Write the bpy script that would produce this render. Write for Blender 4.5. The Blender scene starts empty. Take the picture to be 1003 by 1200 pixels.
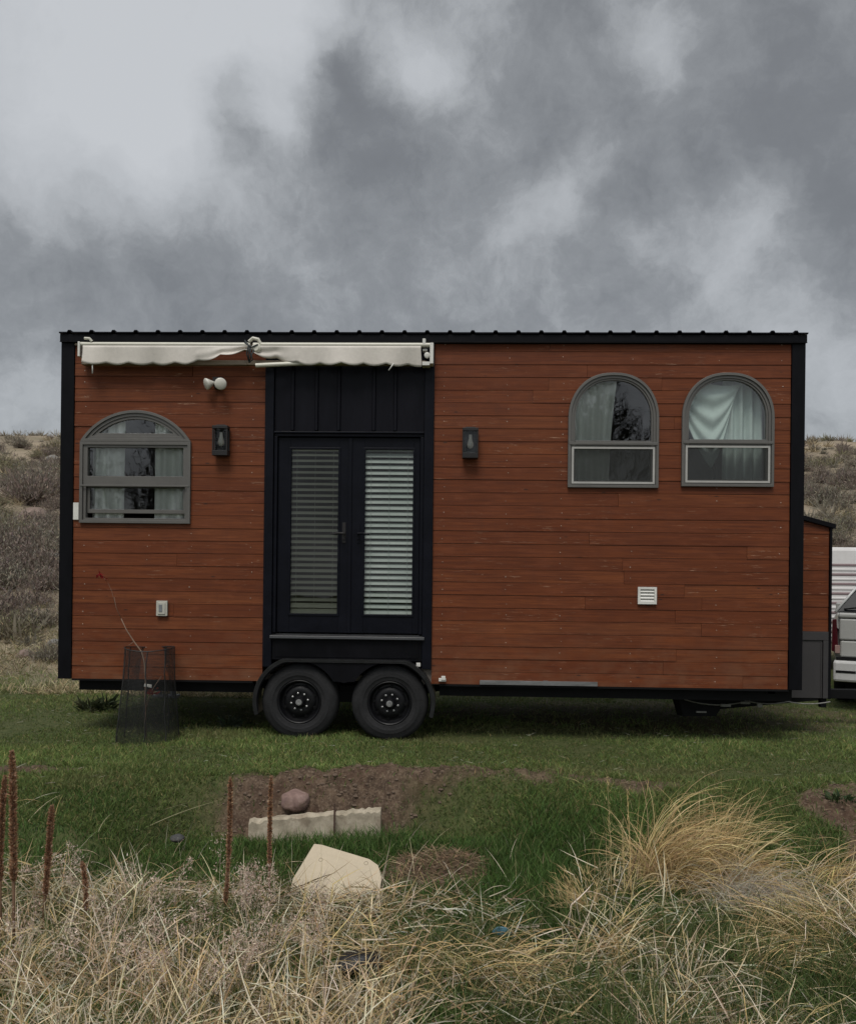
import bpy, math, random
import numpy as np
from mathutils import Vector, Matrix
random.seed(7)
RG = np.random.default_rng(11)
S = bpy.context.scene
COL = S.collection
PI = math.pi

# ------------------------------------------------------------------ camera numbers (measured once from the photograph)
FPX, PCX, PCY, CAMY, CAMZ, YAW, ROLL = 960.0, 501.5, 668.0, -8.03, 1.67, -0.034, 0.011

def pix_dir(px, py):
    u = (px - PCX) / FPX; v = -(py - PCY) / FPX
    c, s = math.cos(ROLL), math.sin(ROLL)
    u, v = u * c - v * s, u * s + v * c
    return (u * math.cos(YAW) + math.sin(YAW), -u * math.sin(YAW) + math.cos(YAW), v)

def at_y(px, py, y):                 # point of the place seen at a photo pixel, at a given distance
    d = pix_dir(px, py); t = (y - CAMY) / d[1]
    return Vector((d[0] * t, y, CAMZ + d[2] * t))

def at_z(px, py, z):
    d = pix_dir(px, py); t = (z - CAMZ) / d[2]
    return Vector((d[0] * t, CAMY + d[1] * t, z))

# ------------------------------------------------------------------ mesh helpers
class MB:
    def __init__(s): s.v = []; s.f = []; s.m = []; s.fa = []
    def face(s, idx, m=0, a=0.0): s.f.append(tuple(idx)); s.m.append(m); s.fa.append(a)
    def poly(s, pts, m=0, a=0.0):
        b = len(s.v); s.v += [tuple(p) for p in pts]; s.face(range(b, b + len(pts)), m, a)
    def hexa(s, p, m=0, a=0.0):      # 8 points: bottom ring 0-3, top ring 4-7
        b = len(s.v); s.v += [tuple(q) for q in p]
        for q in ((3, 2, 1, 0), (4, 5, 6, 7), (0, 1, 5, 4), (1, 2, 6, 5), (2, 3, 7, 6), (3, 0, 4, 7)):
            s.face([b + i for i in q], m, a)
    def box(s, x0, x1, y0, y1, z0, z1, m=0, a=0.0):
        s.hexa([(x0, y0, z0), (x1, y0, z0), (x1, y1, z0), (x0, y1, z0), (x0, y0, z1), (x1, y0, z1), (x1, y1, z1), (x0, y1, z1)], m, a)
    def prism(s, pts, y0, y1, m=0):  # closed outline in x,z (clockwise or not), extruded along y
        b = len(s.v); n = len(pts)
        s.v += [(x, y0, z) for x, z in pts] + [(x, y1, z) for x, z in pts]
        s.face(range(b, b + n), m); s.face(range(b + 2 * n - 1, b + n - 1, -1), m)
        for i in range(n):
            j = (i + 1) % n; s.face((b + i, b + n + i, b + n + j, b + j), m)
    def ring(s, A, B, y0, y1, m=0):  # frame between two outlines with equal point counts
        b = len(s.v); n = len(A)
        s.v += [(x, y0, z) for x, z in A] + [(x, y0, z) for x, z in B] + [(x, y1, z) for x, z in A] + [(x, y1, z) for x, z in B]
        for i in range(n):
            j = (i + 1) % n
            s.face((b + i, b + j, b + n + j, b + n + i), m)
            s.face((b + 2 * n + i, b + 3 * n + i, b + 3 * n + j, b + 2 * n + j), m)
            s.face((b + i, b + 2 * n + i, b + 2 * n + j, b + j), m)
            s.face((b + n + i, b + n + j, b + 3 * n + j, b + 3 * n + i), m)
    def tube(s, pts, r, n=8, m=0, cap=True):
        pts = [Vector(p) for p in pts]; k = len(pts)
        rr = r if hasattr(r, '__len__') else [r] * k
        b = len(s.v); prev = None
        for i, p in enumerate(pts):
            t = (pts[min(i + 1, k - 1)] - pts[max(i - 1, 0)])
            t = t.normalized() if t.length > 1e-9 else Vector((0, 0, 1))
            if prev is None:
                a = Vector((0, 0, 1)) if abs(t.z) < .9 else Vector((1, 0, 0)); prev = t.cross(a).normalized()
            u = (prev - t * prev.dot(t)); u = u.normalized() if u.length > 1e-6 else t.orthogonal().normalized()
            prev = u; w = t.cross(u)
            for q in range(n):
                an = 2 * PI * q / n; s.v.append(tuple(p + (u * math.cos(an) + w * math.sin(an)) * rr[i]))
        for i in range(k - 1):
            for q in range(n):
                q2 = (q + 1) % n
                s.face((b + i * n + q, b + i * n + q2, b + (i + 1) * n + q2, b + (i + 1) * n + q), m)
        if cap:
            s.face(range(b + n - 1, b - 1, -1), m); s.face(range(b + (k - 1) * n, b + k * n), m)
    def lathe(s, c, axis, prof, n=32, m=0, cap=True):   # prof: list of (radius, offset along axis)
        ax = Vector(axis).normalized(); u = ax.orthogonal().normalized(); w = ax.cross(u); c = Vector(c); b = len(s.v)
        for r, o in prof:
            for q in range(n):
                an = 2 * PI * q / n; s.v.append(tuple(c + ax * o + (u * math.cos(an) + w * math.sin(an)) * r))
        for i in range(len(prof) - 1):
            for q in range(n):
                q2 = (q + 1) % n
                s.face((b + i * n + q, b + i * n + q2, b + (i + 1) * n + q2, b + (i + 1) * n + q), m)
        if cap:
            s.face(range(b + n - 1, b - 1, -1), m); s.face(range(b + (len(prof) - 1) * n, b + len(prof) * n), m)
    def split(s, name, mats, parent=None, **kw):     # one object for each separate piece
        rt = list(range(len(s.v)))
        def fd(i):
            while rt[i] != i: rt[i] = rt[rt[i]]; i = rt[i]
            return i
        for f in s.f:
            for q in f[1:]: rt[fd(q)] = fd(f[0])
        gr = {}
        for f, m, a in zip(s.f, s.m, s.fa): gr.setdefault(fd(f[0]), []).append((f, m, a))
        out = []
        for fs in gr.values():
            ids = sorted({q for f, _, _ in fs for q in f}); mp = {q: i for i, q in enumerate(ids)}
            b = MB(); b.v = [s.v[q] for q in ids]
            for f, m, a in fs: b.face([mp[q] for q in f], m, a)
            out.append(b.build(name, mats, parent, **kw))
        return out
    def build(s, name, mats, parent=None, smooth=False, bevel=0.0, attr=None, off=None, auto=False):
        me = bpy.data.meshes.new(name); me.from_pydata(s.v, [], s.f); me.update()
        mats = mats if isinstance(mats, (list, tuple)) else [mats]
        for q in mats: me.materials.append(q)
        me.polygons.foreach_set('material_index', s.m)
        if attr:
            at = me.attributes.new(attr, 'FLOAT', 'FACE'); at.data.foreach_set('value', s.fa)
        import bmesh
        bm = bmesh.new(); bm.from_mesh(me); bmesh.ops.recalc_face_normals(bm, faces=bm.faces); bm.to_mesh(me); bm.free()
        if smooth: me.polygons.foreach_set('use_smooth', [True] * len(me.polygons))
        o = link(name, me, parent, off)
        if auto and smooth: me.set_sharp_from_angle(angle=math.radians(35))
        if bevel:
            bv = o.modifiers.new('edge', 'BEVEL'); bv.width = bevel; bv.segments = 2; bv.limit_method = 'ANGLE'
        return o

def link(name, data, parent=None, off=None):
    o = bpy.data.objects.new(name, data); COL.objects.link(o)
    if parent is not None:
        o.parent = parent
        if parent.type == 'EMPTY': o.location = -parent.location
    if off is not None: o.location = off
    return o

def tag(o, label=None, cat=None, group=None, kind=None):
    if label: o['label'] = label
    if cat: o['category'] = cat
    if group: o['group'] = group
    if kind: o['kind'] = kind
    return o

def thing(name, loc, label, cat, group=None):
    o = bpy.data.objects.new(name, None); COL.objects.link(o); o.location = loc
    o.empty_display_size = .2
    return tag(o, label, cat, group)

def np_mesh(name, V, quads, tris, mat, cols=None, parent=None, smooth=False):
    me = bpy.data.meshes.new(name)
    nq, nt = len(quads), len(tris)
    me.vertices.add(len(V)); me.vertices.foreach_set('co', np.ascontiguousarray(V, dtype=np.float32).ravel())
    loops = np.concatenate([np.asarray(quads, dtype=np.int32).ravel(), np.asarray(tris, dtype=np.int32).ravel()])
    me.loops.add(len(loops)); me.loops.foreach_set('vertex_index', loops)
    st = np.concatenate([np.arange(nq) * 4, nq * 4 + np.arange(nt) * 3]).astype(np.int32)
    me.polygons.add(nq + nt); me.polygons.foreach_set('loop_start', st)
    if smooth: me.polygons.foreach_set('use_smooth', np.ones(nq + nt, dtype=bool))
    me.update(calc_edges=True); me.validate()
    if cols is not None:
        a = me.attributes.new('col', 'FLOAT_COLOR', 'POINT')
        c4 = np.ones((len(V), 4), dtype=np.float32); c4[:, :3] = cols; a.data.foreach_set('color', c4.ravel())
    me.materials.append(mat)
    return link(name, me, parent)

# value noise in numpy
_T = np.random.default_rng(3).random((256, 256)).astype(np.float64)
def vnoise(x, y):
    xi = np.floor(x).astype(int); yi = np.floor(y).astype(int); fx = x - xi; fy = y - yi
    fx = fx * fx * (3 - 2 * fx); fy = fy * fy * (3 - 2 * fy)
    a = _T[xi & 255, yi & 255]; b = _T[(xi + 1) & 255, yi & 255]; c = _T[xi & 255, (yi + 1) & 255]; d = _T[(xi + 1) & 255, (yi + 1) & 255]
    return (a * (1 - fx) + b * fx) * (1 - fy) + (c * (1 - fx) + d * fx) * fy
def fbm(x, y, o=4):
    s = 0; a = .5; t = 0
    for i in range(o):
        s = s + a * vnoise(x * 2 ** i + 17.3 * i, y * 2 ** i + 5.1 * i); t += a; a *= .5
    return s / t - .5
def ss(a, b, t):
    q = np.clip((t - a) / (b - a), 0, 1); return q * q * (3 - 2 * q)

# ------------------------------------------------------------------ materials
def new_mat(name):
    m = bpy.data.materials.new(name); m.use_nodes = True; nt = m.node_tree; nt.nodes.clear(); return m, nt
class N:
    def __init__(s, nt): s.nt = nt
    def n(s, t, **kw):
        o = s.nt.nodes.new(t)
        for k, v in kw.items():
            if k.startswith('i_'): o.inputs[int(k[2:]) if k[2:].isdigit() else k[2:].replace('_', ' ')].default_value = v
            else: setattr(o, k, v)
        return o
    def l(s, a, b): s.nt.links.new(a, b)
    def math(s, op, a, b=None, c=None):
        o = s.n('ShaderNodeMath', operation=op)
        for i, q in enumerate((a, b, c)):
            if q is None: continue
            if isinstance(q, (int, float)): o.inputs[i].default_value = q
            else: s.l(q, o.inputs[i])
        return o.outputs[0]
    def mix(s, f, a, b, bt='MIX'):
        o = s.n('ShaderNodeMix', data_type='RGBA', blend_type=bt)
        for i, q in ((0, f), (6, a), (7, b)):
            if isinstance(q, (int, float)): o.inputs[i].default_value = q
            elif isinstance(q, tuple): o.inputs[i].default_value = (*q, 1) if len(q) == 3 else q
            else: s.l(q, o.inputs[i])
        return o.outputs[2]
    def noise(s, vec, scale, detail=4, rough=.55, dist=0.0):
        o = s.n('ShaderNodeTexNoise'); o.inputs['Scale'].default_value = scale; o.inputs['Detail'].default_value = detail
        o.inputs['Roughness'].default_value = rough; o.inputs['Distortion'].default_value = dist
        if vec is not None: s.l(vec, o.inputs['Vector'])
        return o.outputs['Fac']
    def ramp(s, f, stops):
        o = s.n('ShaderNodeValToRGB'); el = o.color_ramp.elements
        while len(el) < len(stops): el.new(.5)
        for e, (p, c) in zip(el, stops): e.position = p; e.color = (*c, 1) if len(c) == 3 else c
        s.l(f, o.inputs[0]); return o.outputs[0]
    def rng(s, f, a, b, c=0.0, d=1.0):
        o = s.n('ShaderNodeMapRange'); s.l(f, o.inputs[0])
        for i, q in enumerate((a, b, c, d)): o.inputs[i + 1].default_value = q
        return o.outputs[0]
    def pos(s, scale=(1, 1, 1)):
        g = s.n('ShaderNodeNewGeometry'); mp = s.n('ShaderNodeMapping'); mp.inputs['Scale'].default_value = scale
        s.l(g.outputs['Position'], mp.inputs[0]); return mp.outputs[0]
    def obj(s, scale=(1, 1, 1)):
        g = s.n('ShaderNodeTexCoord'); mp = s.n('ShaderNodeMapping'); mp.inputs['Scale'].default_value = scale
        s.l(g.outputs['Object'], mp.inputs[0]); return mp.outputs[0]
    def out(s, col, rough=.6, bump=None, bs=.3, bd=.01, spec=.5, metal=0.0, coat=0.0):
        p = s.n('ShaderNodeBsdfPrincipled')
        for key, q in (('Base Color', col), ('Roughness', rough), ('Specular IOR Level', spec), ('Metallic', metal), ('Coat Weight', coat)):
            if isinstance(q, (int, float)): p.inputs[key].default_value = q
            elif isinstance(q, tuple): p.inputs[key].default_value = (*q, 1)
            else: s.l(q, p.inputs[key])
        if bump is not None:
            b = s.n('ShaderNodeBump'); b.inputs['Strength'].default_value = bs; b.inputs['Distance'].default_value = bd
            s.l(bump, b.inputs['Height']); s.l(b.outputs[0], p.inputs['Normal'])
        o = s.n('ShaderNodeOutputMaterial'); s.l(p.outputs[0], o.inputs[0]); return p

def plain(name, col, rough=.6, var=.25, scale=6., bump=.15, bd=.004, metal=0., spec=.5, stretch=(1, 1, 1), coat=0.):
    m, nt = new_mat(name); k = N(nt); v = k.obj(stretch)
    a = k.noise(v, scale, 5, .6); b = k.noise(v, scale * 7, 4, .6)
    f = k.math('MULTIPLY_ADD', b, .4, k.math('MULTIPLY', a, .6))
    lo = tuple(c * (1 - var) for c in col); hi = tuple(min(1, c * (1 + var)) for c in col)
    c = k.ramp(f, [(.3, lo), (.7, hi)])
    r = k.rng(a, .3, .7, max(.05, rough - .1), min(1, rough + .1))
    k.out(c, r, b, bump, bd, spec, metal, coat); return m

def blade_mat(name, rough=.6, trans=.35):
    m, nt = new_mat(name); k = N(nt)
    a = k.n('ShaderNodeAttribute', attribute_name='col')
    p = k.n('ShaderNodeBsdfPrincipled'); k.l(a.outputs['Color'], p.inputs['Base Color'])
    p.inputs['Roughness'].default_value = rough; p.inputs['Specular IOR Level'].default_value = .25
    t = k.n('ShaderNodeBsdfTranslucent'); k.l(a.outputs['Color'], t.inputs[0])
    mx = k.n('ShaderNodeMixShader'); mx.inputs[0].default_value = trans
    k.l(p.outputs[0], mx.inputs[1]); k.l(t.outputs[0], mx.inputs[2])
    o = k.n('ShaderNodeOutputMaterial'); k.l(mx.outputs[0], o.inputs[0]); return m

def glass_mat(name, tint=(.8, .85, .84), refl=1.6, rough=.0, wob=.02):
    m, nt = new_mat(name); k = N(nt)
    tr = k.n('ShaderNodeBsdfTransparent'); tr.inputs[0].default_value = (*tint, 1)
    gl = k.n('ShaderNodeBsdfGlossy'); gl.inputs['Roughness'].default_value = rough
    b = k.n('ShaderNodeBump'); b.inputs['Strength'].default_value = wob; b.inputs['Distance'].default_value = .05
    k.l(k.noise(k.obj(), 3.5, 2), b.inputs['Height']); k.l(b.outputs[0], gl.inputs['Normal'])
    fr = k.n('ShaderNodeFresnel'); fr.inputs[0].default_value = 1.5
    f = k.math('MINIMUM', k.math('MULTIPLY', fr.outputs[0], refl), 1.0)
    mx = k.n('ShaderNodeMixShader'); k.l(f, mx.inputs[0]); k.l(tr.outputs[0], mx.inputs[1]); k.l(gl.outputs[0], mx.inputs[2])
    o = k.n('ShaderNodeOutputMaterial'); k.l(mx.outputs[0], o.inputs[0]); return m

def wood_mat(name):
    m, nt = new_mat(name); k = N(nt)
    at = k.n('ShaderNodeAttribute', attribute_name='board'); bc = at.outputs['Fac']
    g = k.n('ShaderNodeNewGeometry'); sh = k.n('ShaderNodeCombineXYZ')
    k.l(k.math('MULTIPLY', bc, 37.0), sh.inputs[0]); k.l(k.math('MULTIPLY', bc, 11.0), sh.inputs[1])
    ad = k.n('ShaderNodeVectorMath', operation='ADD'); k.l(g.outputs['Position'], ad.inputs[0]); k.l(sh.outputs[0], ad.inputs[1])
    def mp(sc):
        q = k.n('ShaderNodeMapping'); q.inputs['Scale'].default_value = sc; k.l(ad.outputs[0], q.inputs[0]); return q.outputs[0]
    grain = k.noise(mp((2.2, 10, 70)), 1.0, 6, .65, .4)
    blotch = k.noise(mp((1.1, 3, 5)), 1.0, 4, .55)
    mott = k.noise(mp((5, 5, 16)), 1.0, 4, .6)
    base = k.ramp(bc, [(0, (.140, .0365, .0105)), (.3, (.153, .040, .0115)), (.7, (.170, .047, .0138)), (1, (.186, .056, .018))])
    c = k.mix(k.rng(grain, .35, .7), base, (.075, .019, .0075))
    c = k.mix(k.math('MULTIPLY', k.rng(blotch, .45, .75), .5), c, (.095, .024, .0095))
    c = k.mix(k.math('MULTIPLY', k.rng(mott, .5, .8), .35), c, (.215, .066, .030))
    strk = k.noise(mp((9, 3, .8)), 1.0, 4, .6)
    c = k.mix(k.math('MULTIPLY', k.rng(strk, .52, .75), .35), c, (.085, .026, .012))
    sx = k.n('ShaderNodeSeparateXYZ'); k.l(g.outputs['Position'], sx.inputs[0])
    low = k.math('MULTIPLY', k.rng(sx.outputs[2], .56, 1.25, 1, 0), k.rng(k.noise(mp((4, 4, 6)), 1.0, 5, .65), .42, .66))
    c = k.mix(k.math('MULTIPLY', low, .45), c, (.17, .085, .048))
    # worn flecks and scratches where the stain has gone
    scr = k.noise(mp((7, 9, 95)), 1.0, 5, .7, .6); patch = k.noise(mp((1.3, 2, 6)), 1.0, 3, .5)
    f = k.math('MULTIPLY', k.rng(scr, .60, .68), k.rng(patch, .50, .62))
    c = k.mix(k.math('MULTIPLY', f, .85), c, (.36, .215, .14))
    vo = k.n('ShaderNodeTexVoronoi'); vo.inputs['Scale'].default_value = 1.0; k.l(mp((2.6, 3, 7.9)), vo.inputs['Vector'])
    knot = k.rng(vo.outputs['Distance'], .035, .075, 1, 0)
    c = k.mix(k.math('MULTIPLY', knot, .8), c, (.03, .014, .01))
    h = k.math('SUBTRACT', k.math('MULTIPLY', grain, .6), k.math('MULTIPLY', f, .4))
    k.out(c, k.rng(blotch, .3, .7, .5, .75), h, .35, .004, .22); return m
M = {}
M['wood'] = wood_mat('stained_cedar')
M['black'] = plain('black_metal_trim', (.0045, .0045, .006), .45, .4, 3, .12, .003, spec=.10, stretch=(1, 1, .3))
M['navy'] = plain('black_door_paint', (.0045, .005, .0085), .4, .35, 4, .1, .002, spec=.12)
M['blackrib'] = plain('black_ribbed_sheet', (.006, .006, .009), .38, .4, 3, .2, .004, spec=.10, stretch=(1.2, 1, .25))
M['under'] = plain('chassis_black', (.0035, .0035, .004), .75, .5, 5, .3, spec=.2)
M['frame'] = plain('taupe_window_frame', (.100, .095, .087), .45, .12, 8, .05, .001)
M['framelt'] = plain('pale_screen_frame', (.36, .35, .33), .45, .12, 8, .05, .001)
M['glass'] = glass_mat('window_glass', (.96, .975, .965), 2.4)
M['doorglass'] = glass_mat('door_glass', (.93, .95, .94), 1.0)
M['curtain'] = plain('curtain_cloth', (.78, .82, .77), .9, .06, 20, .1, .002)
M['curtaingreen'] = plain('sage_curtain_cloth', (.40, .49, .455), .9, .08, 20, .1, .002)
M['blind'] = plain('blind_slat', (.20, .232, .21), .55, .06, 4, .03)
M['blindtan'] = plain('blind_slat_tan', (.46, .46, .36), .55, .08, 4, .03)
M['inside'] = plain('interior_board', (.16, .14, .12), .8, .2, 2)
M['awn'] = plain('awning_canvas', (.585, .545, .495), .85, .12, 5, .25, .003)
M['cream'] = plain('cream_powder_coat', (.58, .56, .48), .4, .1, 6, .05)
M['tan'] = plain('tan_backing_bar', (.24, .19, .14), .6, .15, 5)
M['white'] = plain('white_plastic', (.62, .61, .57), .45, .1, 10, .05)
M['bulb'] = plain('frosted_bulb', (.60, .58, .52), .25, .06, 10, .02)
M['offwhite'] = plain('grey_outlet_cover', (.42, .41, .36), .5, .1, 10, .05)
M['galv'] = plain('galvanised_strip', (.20, .20, .20), .45, .35, 9, .2, .002, .5, stretch=(.6, 1, 3))
M['lampcase'] = plain('bronze_lamp_case', (.020, .0185, .019), .5, .2, 8, .1, spec=.25)
M['tyre'] = plain('tyre_rubber', (.020, .020, .021), .85, .5, 7, .3, spec=.2)
M['rim'] = plain('black_steel_rim', (.004, .004, .005), .45, .3, 10, .1, spec=.25)
M['nut'] = plain('dull_steel', (.30, .30, .30), .35, .2, 20, .1, metal=.6)
M['soilgrey'] = plain('grey_cabinet_panel', (.034, .031, .032), .55, .15, 4, .1)
M['steel'] = plain('grey_steel', (.16, .17, .18), .5, .25, 6, .2)
M['nail'] = plain('pale_nail_head', (.45, .36, .30), .5, .3, 30, .1)
M['cable'] = plain('dark_cord', (.02, .028, .03), .6, .2, 20, .1)
M['silver'] = plain('silver_car_paint', (.36, .36, .345), .3, .04, 3, .02, coat=.4)
M['carglass'] = plain('dark_car_glass', (.014, .016, .019), .12, .2, 2, .01, spec=.06)
M['chrome'] = plain('bumper_metal', (.50, .50, .49), .3, .08, 5, .04)
M['red'] = plain('red_lens', (.075, .010, .016), .2, .15, 10, .03)
M['clear'] = plain('clear_lens', (.30, .20, .18), .2, .1, 10, .03)
M['camper'] = plain('white_siding_sheet', (.62, .60, .59), .5, .08, 3, .05)
M['camperband'] = plain('pink_grey_siding_line', (.22, .16, .165), .5, .1, 3, .05)

m_, nt = new_mat('insect_screen'); k = N(nt)
tr_ = k.n('ShaderNodeBsdfTransparent'); df_ = k.n('ShaderNodeBsdfDiffuse'); df_.inputs[0].default_value = (.05, .052, .05, 1); mx_ = k.n('ShaderNodeMixShader'); mx_.inputs[0].default_value = .5
k.l(tr_.outputs[0], mx_.inputs[1]); k.l(df_.outputs[0], mx_.inputs[2]); k.l(mx_.outputs[0], k.n('ShaderNodeOutputMaterial').inputs[0]); M['screen'] = m_
HX0, HX1, HD = -3.935, 3.34, 2.45
ZB, ZT = .556, 3.885
house = thing('tiny_house', Vector((-.3, 1.2, 0)), 'long red-brown wooden tiny house on black wheels with striped board siding', 'tiny house')

# -------- windows: outlines (x,z)
def arch_outline(x0, x1, z0, zs, zt, d, n=28):
    xc = (x0 + x1) / 2; a = (x1 - x0) / 2 - d; b = zt - zs - d
    pts = [(x0 + d, z0 + d)]
    for i in range(n + 1):
        t = PI - PI * i / n
        e = .86                                     # a little fuller than an ellipse
        cx = math.copysign(abs(math.cos(t)) ** e, math.cos(t)); pts.append((xc + a * cx, zs + b * math.sin(t)))
    pts.append((x1 - d, z0 + d)); return pts
def seg_outline(x0, x1, zb, zt, d, n=26):
    w = x1 - x0; r = zt - zb; R = (w * w / 4 + r * r) / (2 * r); zc = zt - R; xc = (x0 + x1) / 2; q = R - d
    hw = math.sqrt(q * q - (zb + d - zc) ** 2); a0 = math.atan2(zb + d - zc, hw)
    return [(xc + q * math.cos(PI - a0 - (PI - 2 * a0) * i / n), zc + q * math.sin(PI - a0 - (PI - 2 * a0) * i / n)) for i in range(n + 1)]
def rect(x0, x1, z0, z1): return [(x0, z0), (x0, z1), (x1, z1), (x1, z0)]

LW = (-3.732, -2.624, 2.10, 2.905, 3.218)
MW = (1.075, 1.946, 2.488, 3.165, 3.602)
RW = (2.167, 3.046, 2.506, 3.175, 3.606)

# cutter for the window openings
cut = MB()
cut.prism(arch_outline(*MW, .03), -.2, .4); cut.prism(arch_outline(*RW, .03), -.2, .4)
cut.prism([(LW[0] + .03, LW[2] + .03)] + seg_outline(LW[0], LW[1], LW[3], LW[4], .03) + [(LW[1] - .03, LW[2] + .03)], -.2, .4)
cutter = cut.build('cutter', M['black'])

# -------- lapped boards
def siding(mb, x0, x1, z0, z1, y, course=.1252, studs=None, seed=1, nb=None):
    rnd = random.Random(seed); z = z0; row = 0
    while z < z1 - .02:
        zt = min(z + course - .0030, z1); x = x0
        while x < x1 - .001:
            L = rnd.choice((1.1, 1.7, 2.4, 3.0, 3.6, 4.2)); e = x + L * rnd.uniform(.85, 1.1)
            if e > x1 - .35: e = x1
            a = rnd.random(); j = rnd.uniform(-.0025, .0025); t = rnd.uniform(-.002, .002); w = rnd.uniform(-.0015, .0015)
            yb, yt = y - .0195 + j, y - .0162 + j * .8
            mb.hexa([(x, yb, z + t), (e - .0025, yb, z - t), (e - .0025, y, z - t), (x, y, z + t),
                     (x, yt, zt + w), (e - .0025, yt, zt - w), (e - .0025, y, zt - w), (x, y, zt + w)], 0, a)
            x = e
        if studs:
            for sx in studs:
                if x0 < sx < x1 and rnd.random() < .62:
                    cx, cz = sx + rnd.uniform(-.012, .012), z + .055 + rnd.uniform(-.02, .02)
                    yy = y - .0215; r = rnd.uniform(.003, .0052)
                    if any(w_[0] - .01 < cx < w_[1] + .01 and w_[2] - .01 < cz < w_[4] + .01 for w_ in (LW, MW, RW)): continue
                    b = len(nb.v)
                    nb.v += [(cx + r * math.cos(q * PI / 3), yy, cz + r * math.sin(q * PI / 3)) for q in range(6)]
                    nb.v += [(cx + r * math.cos(q * PI / 3), yy + .01, cz + r * math.sin(q * PI / 3)) for q in range(6)]
                    nb.face(range(b, b + 6)); nb.face(range(b + 11, b + 5, -1))
                    for q in range(6): nb.face((b + q, b + 6 + q, b + 6 + (q + 1) % 6, b + (q + 1) % 6))
        z += course; row += 1

def cut_out(o):
    md = o.modifiers.new('openings', 'BOOLEAN'); md.object = cutter; md.operation = 'DIFFERENCE'; md.solver = 'EXACT'
    dg = bpy.context.evaluated_depsgraph_get(); dg.update()
    me = bpy.data.meshes.new_from_object(o.evaluated_get(dg), preserve_all_data_layers=True, depsgraph=dg)
    o.modifiers.clear(); o.data = me

sd = MB(); nails = MB()
siding(sd, -3.80, -1.892, ZB, ZT, 0., studs=(-3.69, -3.05, -2.62, -2.02), seed=4, nb=nails)
siding(sd, -.228, 3.209, ZB, ZT, 0., studs=(-.13, .49, 1.02, 1.70, 2.52, 3.12), seed=9, nb=nails)
wall = sd.build('siding', [M['wood'], M['nail']], house, attr='board')
cut_out(wall)
nails.build('nail_heads', M['nail'], house)['kind'] = 'stuff'
sh = MB()
sh.box(HX0 + .02, -1.80, .003, .09, ZB - .01, ZT); sh.box(-.324, HX1 - .02, .003, .09, ZB - .01, ZT)
sh.box(-1.80, -.324, .003, .09, 3.02, ZT); sh.box(-1.80, -.324, .02, .09, .78, .985)
sheath = sh.build('wall', M['inside'], house)
cut_out(sheath)
bpy.data.objects.remove(cutter)
# back and end walls, floor, ceiling
bw = MB(); siding(bw, HX0 + .1, HX1 - .1, ZB, ZT - .1, 0., seed=21)
bw.v = [(HX0 + HX1 - x, HD - y, z) for x, y, z in bw.v]
bw.build('back_wall', [M['wood'], M['nail']], house, attr='board')
for s, xx in ((-1, HX0 + .025), (1, HX1 - .025)):
    ew = MB(); siding(ew, .02, HD - .02, ZB, ZT - .1, 0., seed=31 + s)
    ew.v = [(xx - s * y * 1.0, (x if s > 0 else HD - x), z) for x, y, z in ew.v]
    ew.build('end_wall', [M['wood'], M['nail']], house, attr='board')
it = MB()
it.box(HX0 + .06, HX1 - .06, .095, HD - .04, ZB, ZB + .06); it.box(HX0 + .06, HX1 - .06, .095, HD - .04, 3.72, 3.80)
it.box(HX0 + .06, HX1 - .06, HD - .09, HD - .03, ZB + .062, 3.718)
it.box(HX0 + .06, HX0 + .10, .095, HD - .092, ZB + .062, 3.718); it.box(HX1 - .10, HX1 - .06, .095, HD - .092, ZB + .062, 3.718)
it.build('interior_shell', M['inside'], house)

# corner trims
for x0, x1 in ((HX0, -3.802), (3.211, HX1)):
    t = MB(); t.box(x0, x1, -.034, .10, ZB - .005, ZT + .004); t.build('corner_trim', M['black'], house, bevel=.004)
for x0, x1 in ((HX0, -3.802), (3.211, HX1)):
    t = MB(); t.box(x0, x1, HD - .10, HD + .034, ZB - .005, ZT - .06); t.build('corner_trim', M['black'], house, bevel=.004)

# roof: shallow shed roof with raised ribs, fascia below its front edge
rf = MB()
def rz(y): return 3.984 - .045 * (y + .07)
y0, y1 = -.075, HD + .12
pts = []
x = HX0 - .006; nr = 33; sp = (HX1 - HX0 + .012) / nr
for i in range(nr):
    a = x + i * sp
    for dx, dz in ((0, 0), (.080, 0), (.092, .019), (.118, .019), (.130, 0)): pts.append((a + dx, dz))
pts.append((HX1 + .006, 0))
b = len(rf.v)
for yy in (y0, y1): rf.v += [(px, yy, rz(yy) + dz) for px, dz in pts]
for yy in (y0, y1): rf.v += [(px, yy, rz(yy) + dz - .012) for px, dz in pts]
n = len(pts)
for i in range(n - 1):
    rf.face((b + i, b + i + 1, b + n + i + 1, b + n + i)); rf.face((b + 2 * n + i, b + 3 * n + i, b + 3 * n + i + 1, b + 2 * n + i + 1))
    rf.face((b + i, b + 2 * n + i, b + 2 * n + i + 1, b + i + 1)); rf.face((b + n + i, b + n + i + 1, b + 3 * n + i + 1, b + 3 * n + i))
rf.face((b, b + n, b + 3 * n, b + 2 * n)); rf.face((b + n - 1, b + 3 * n - 1, b + 4 * n - 1, b + 2 * n - 1))
roof = rf.build('roof', M['blackrib'], house)
fa = MB(); fa.box(HX0 - .003, HX1 + .003, -.058, -.036, 3.895, 3.966); fa.box(HX0 - .003, HX1 + .003, -.066, -.055, 3.886, 3.893)
fa.build('fascia', M['black'], roof, bevel=.003)
so = MB(); so.box(HX0, HX1, -.034, .0, 3.888, 3.96); so.box(HX0 + .02, HX1 - .02, .002, HD - .02, 3.84, 3.885); so.build('soffit', M['under'], roof)
tb = MB(); tb.box(-3.80, -1.95, -.033, -.026, 3.862, 3.884); tb.build('top_batten', M['tan'], house)
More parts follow.
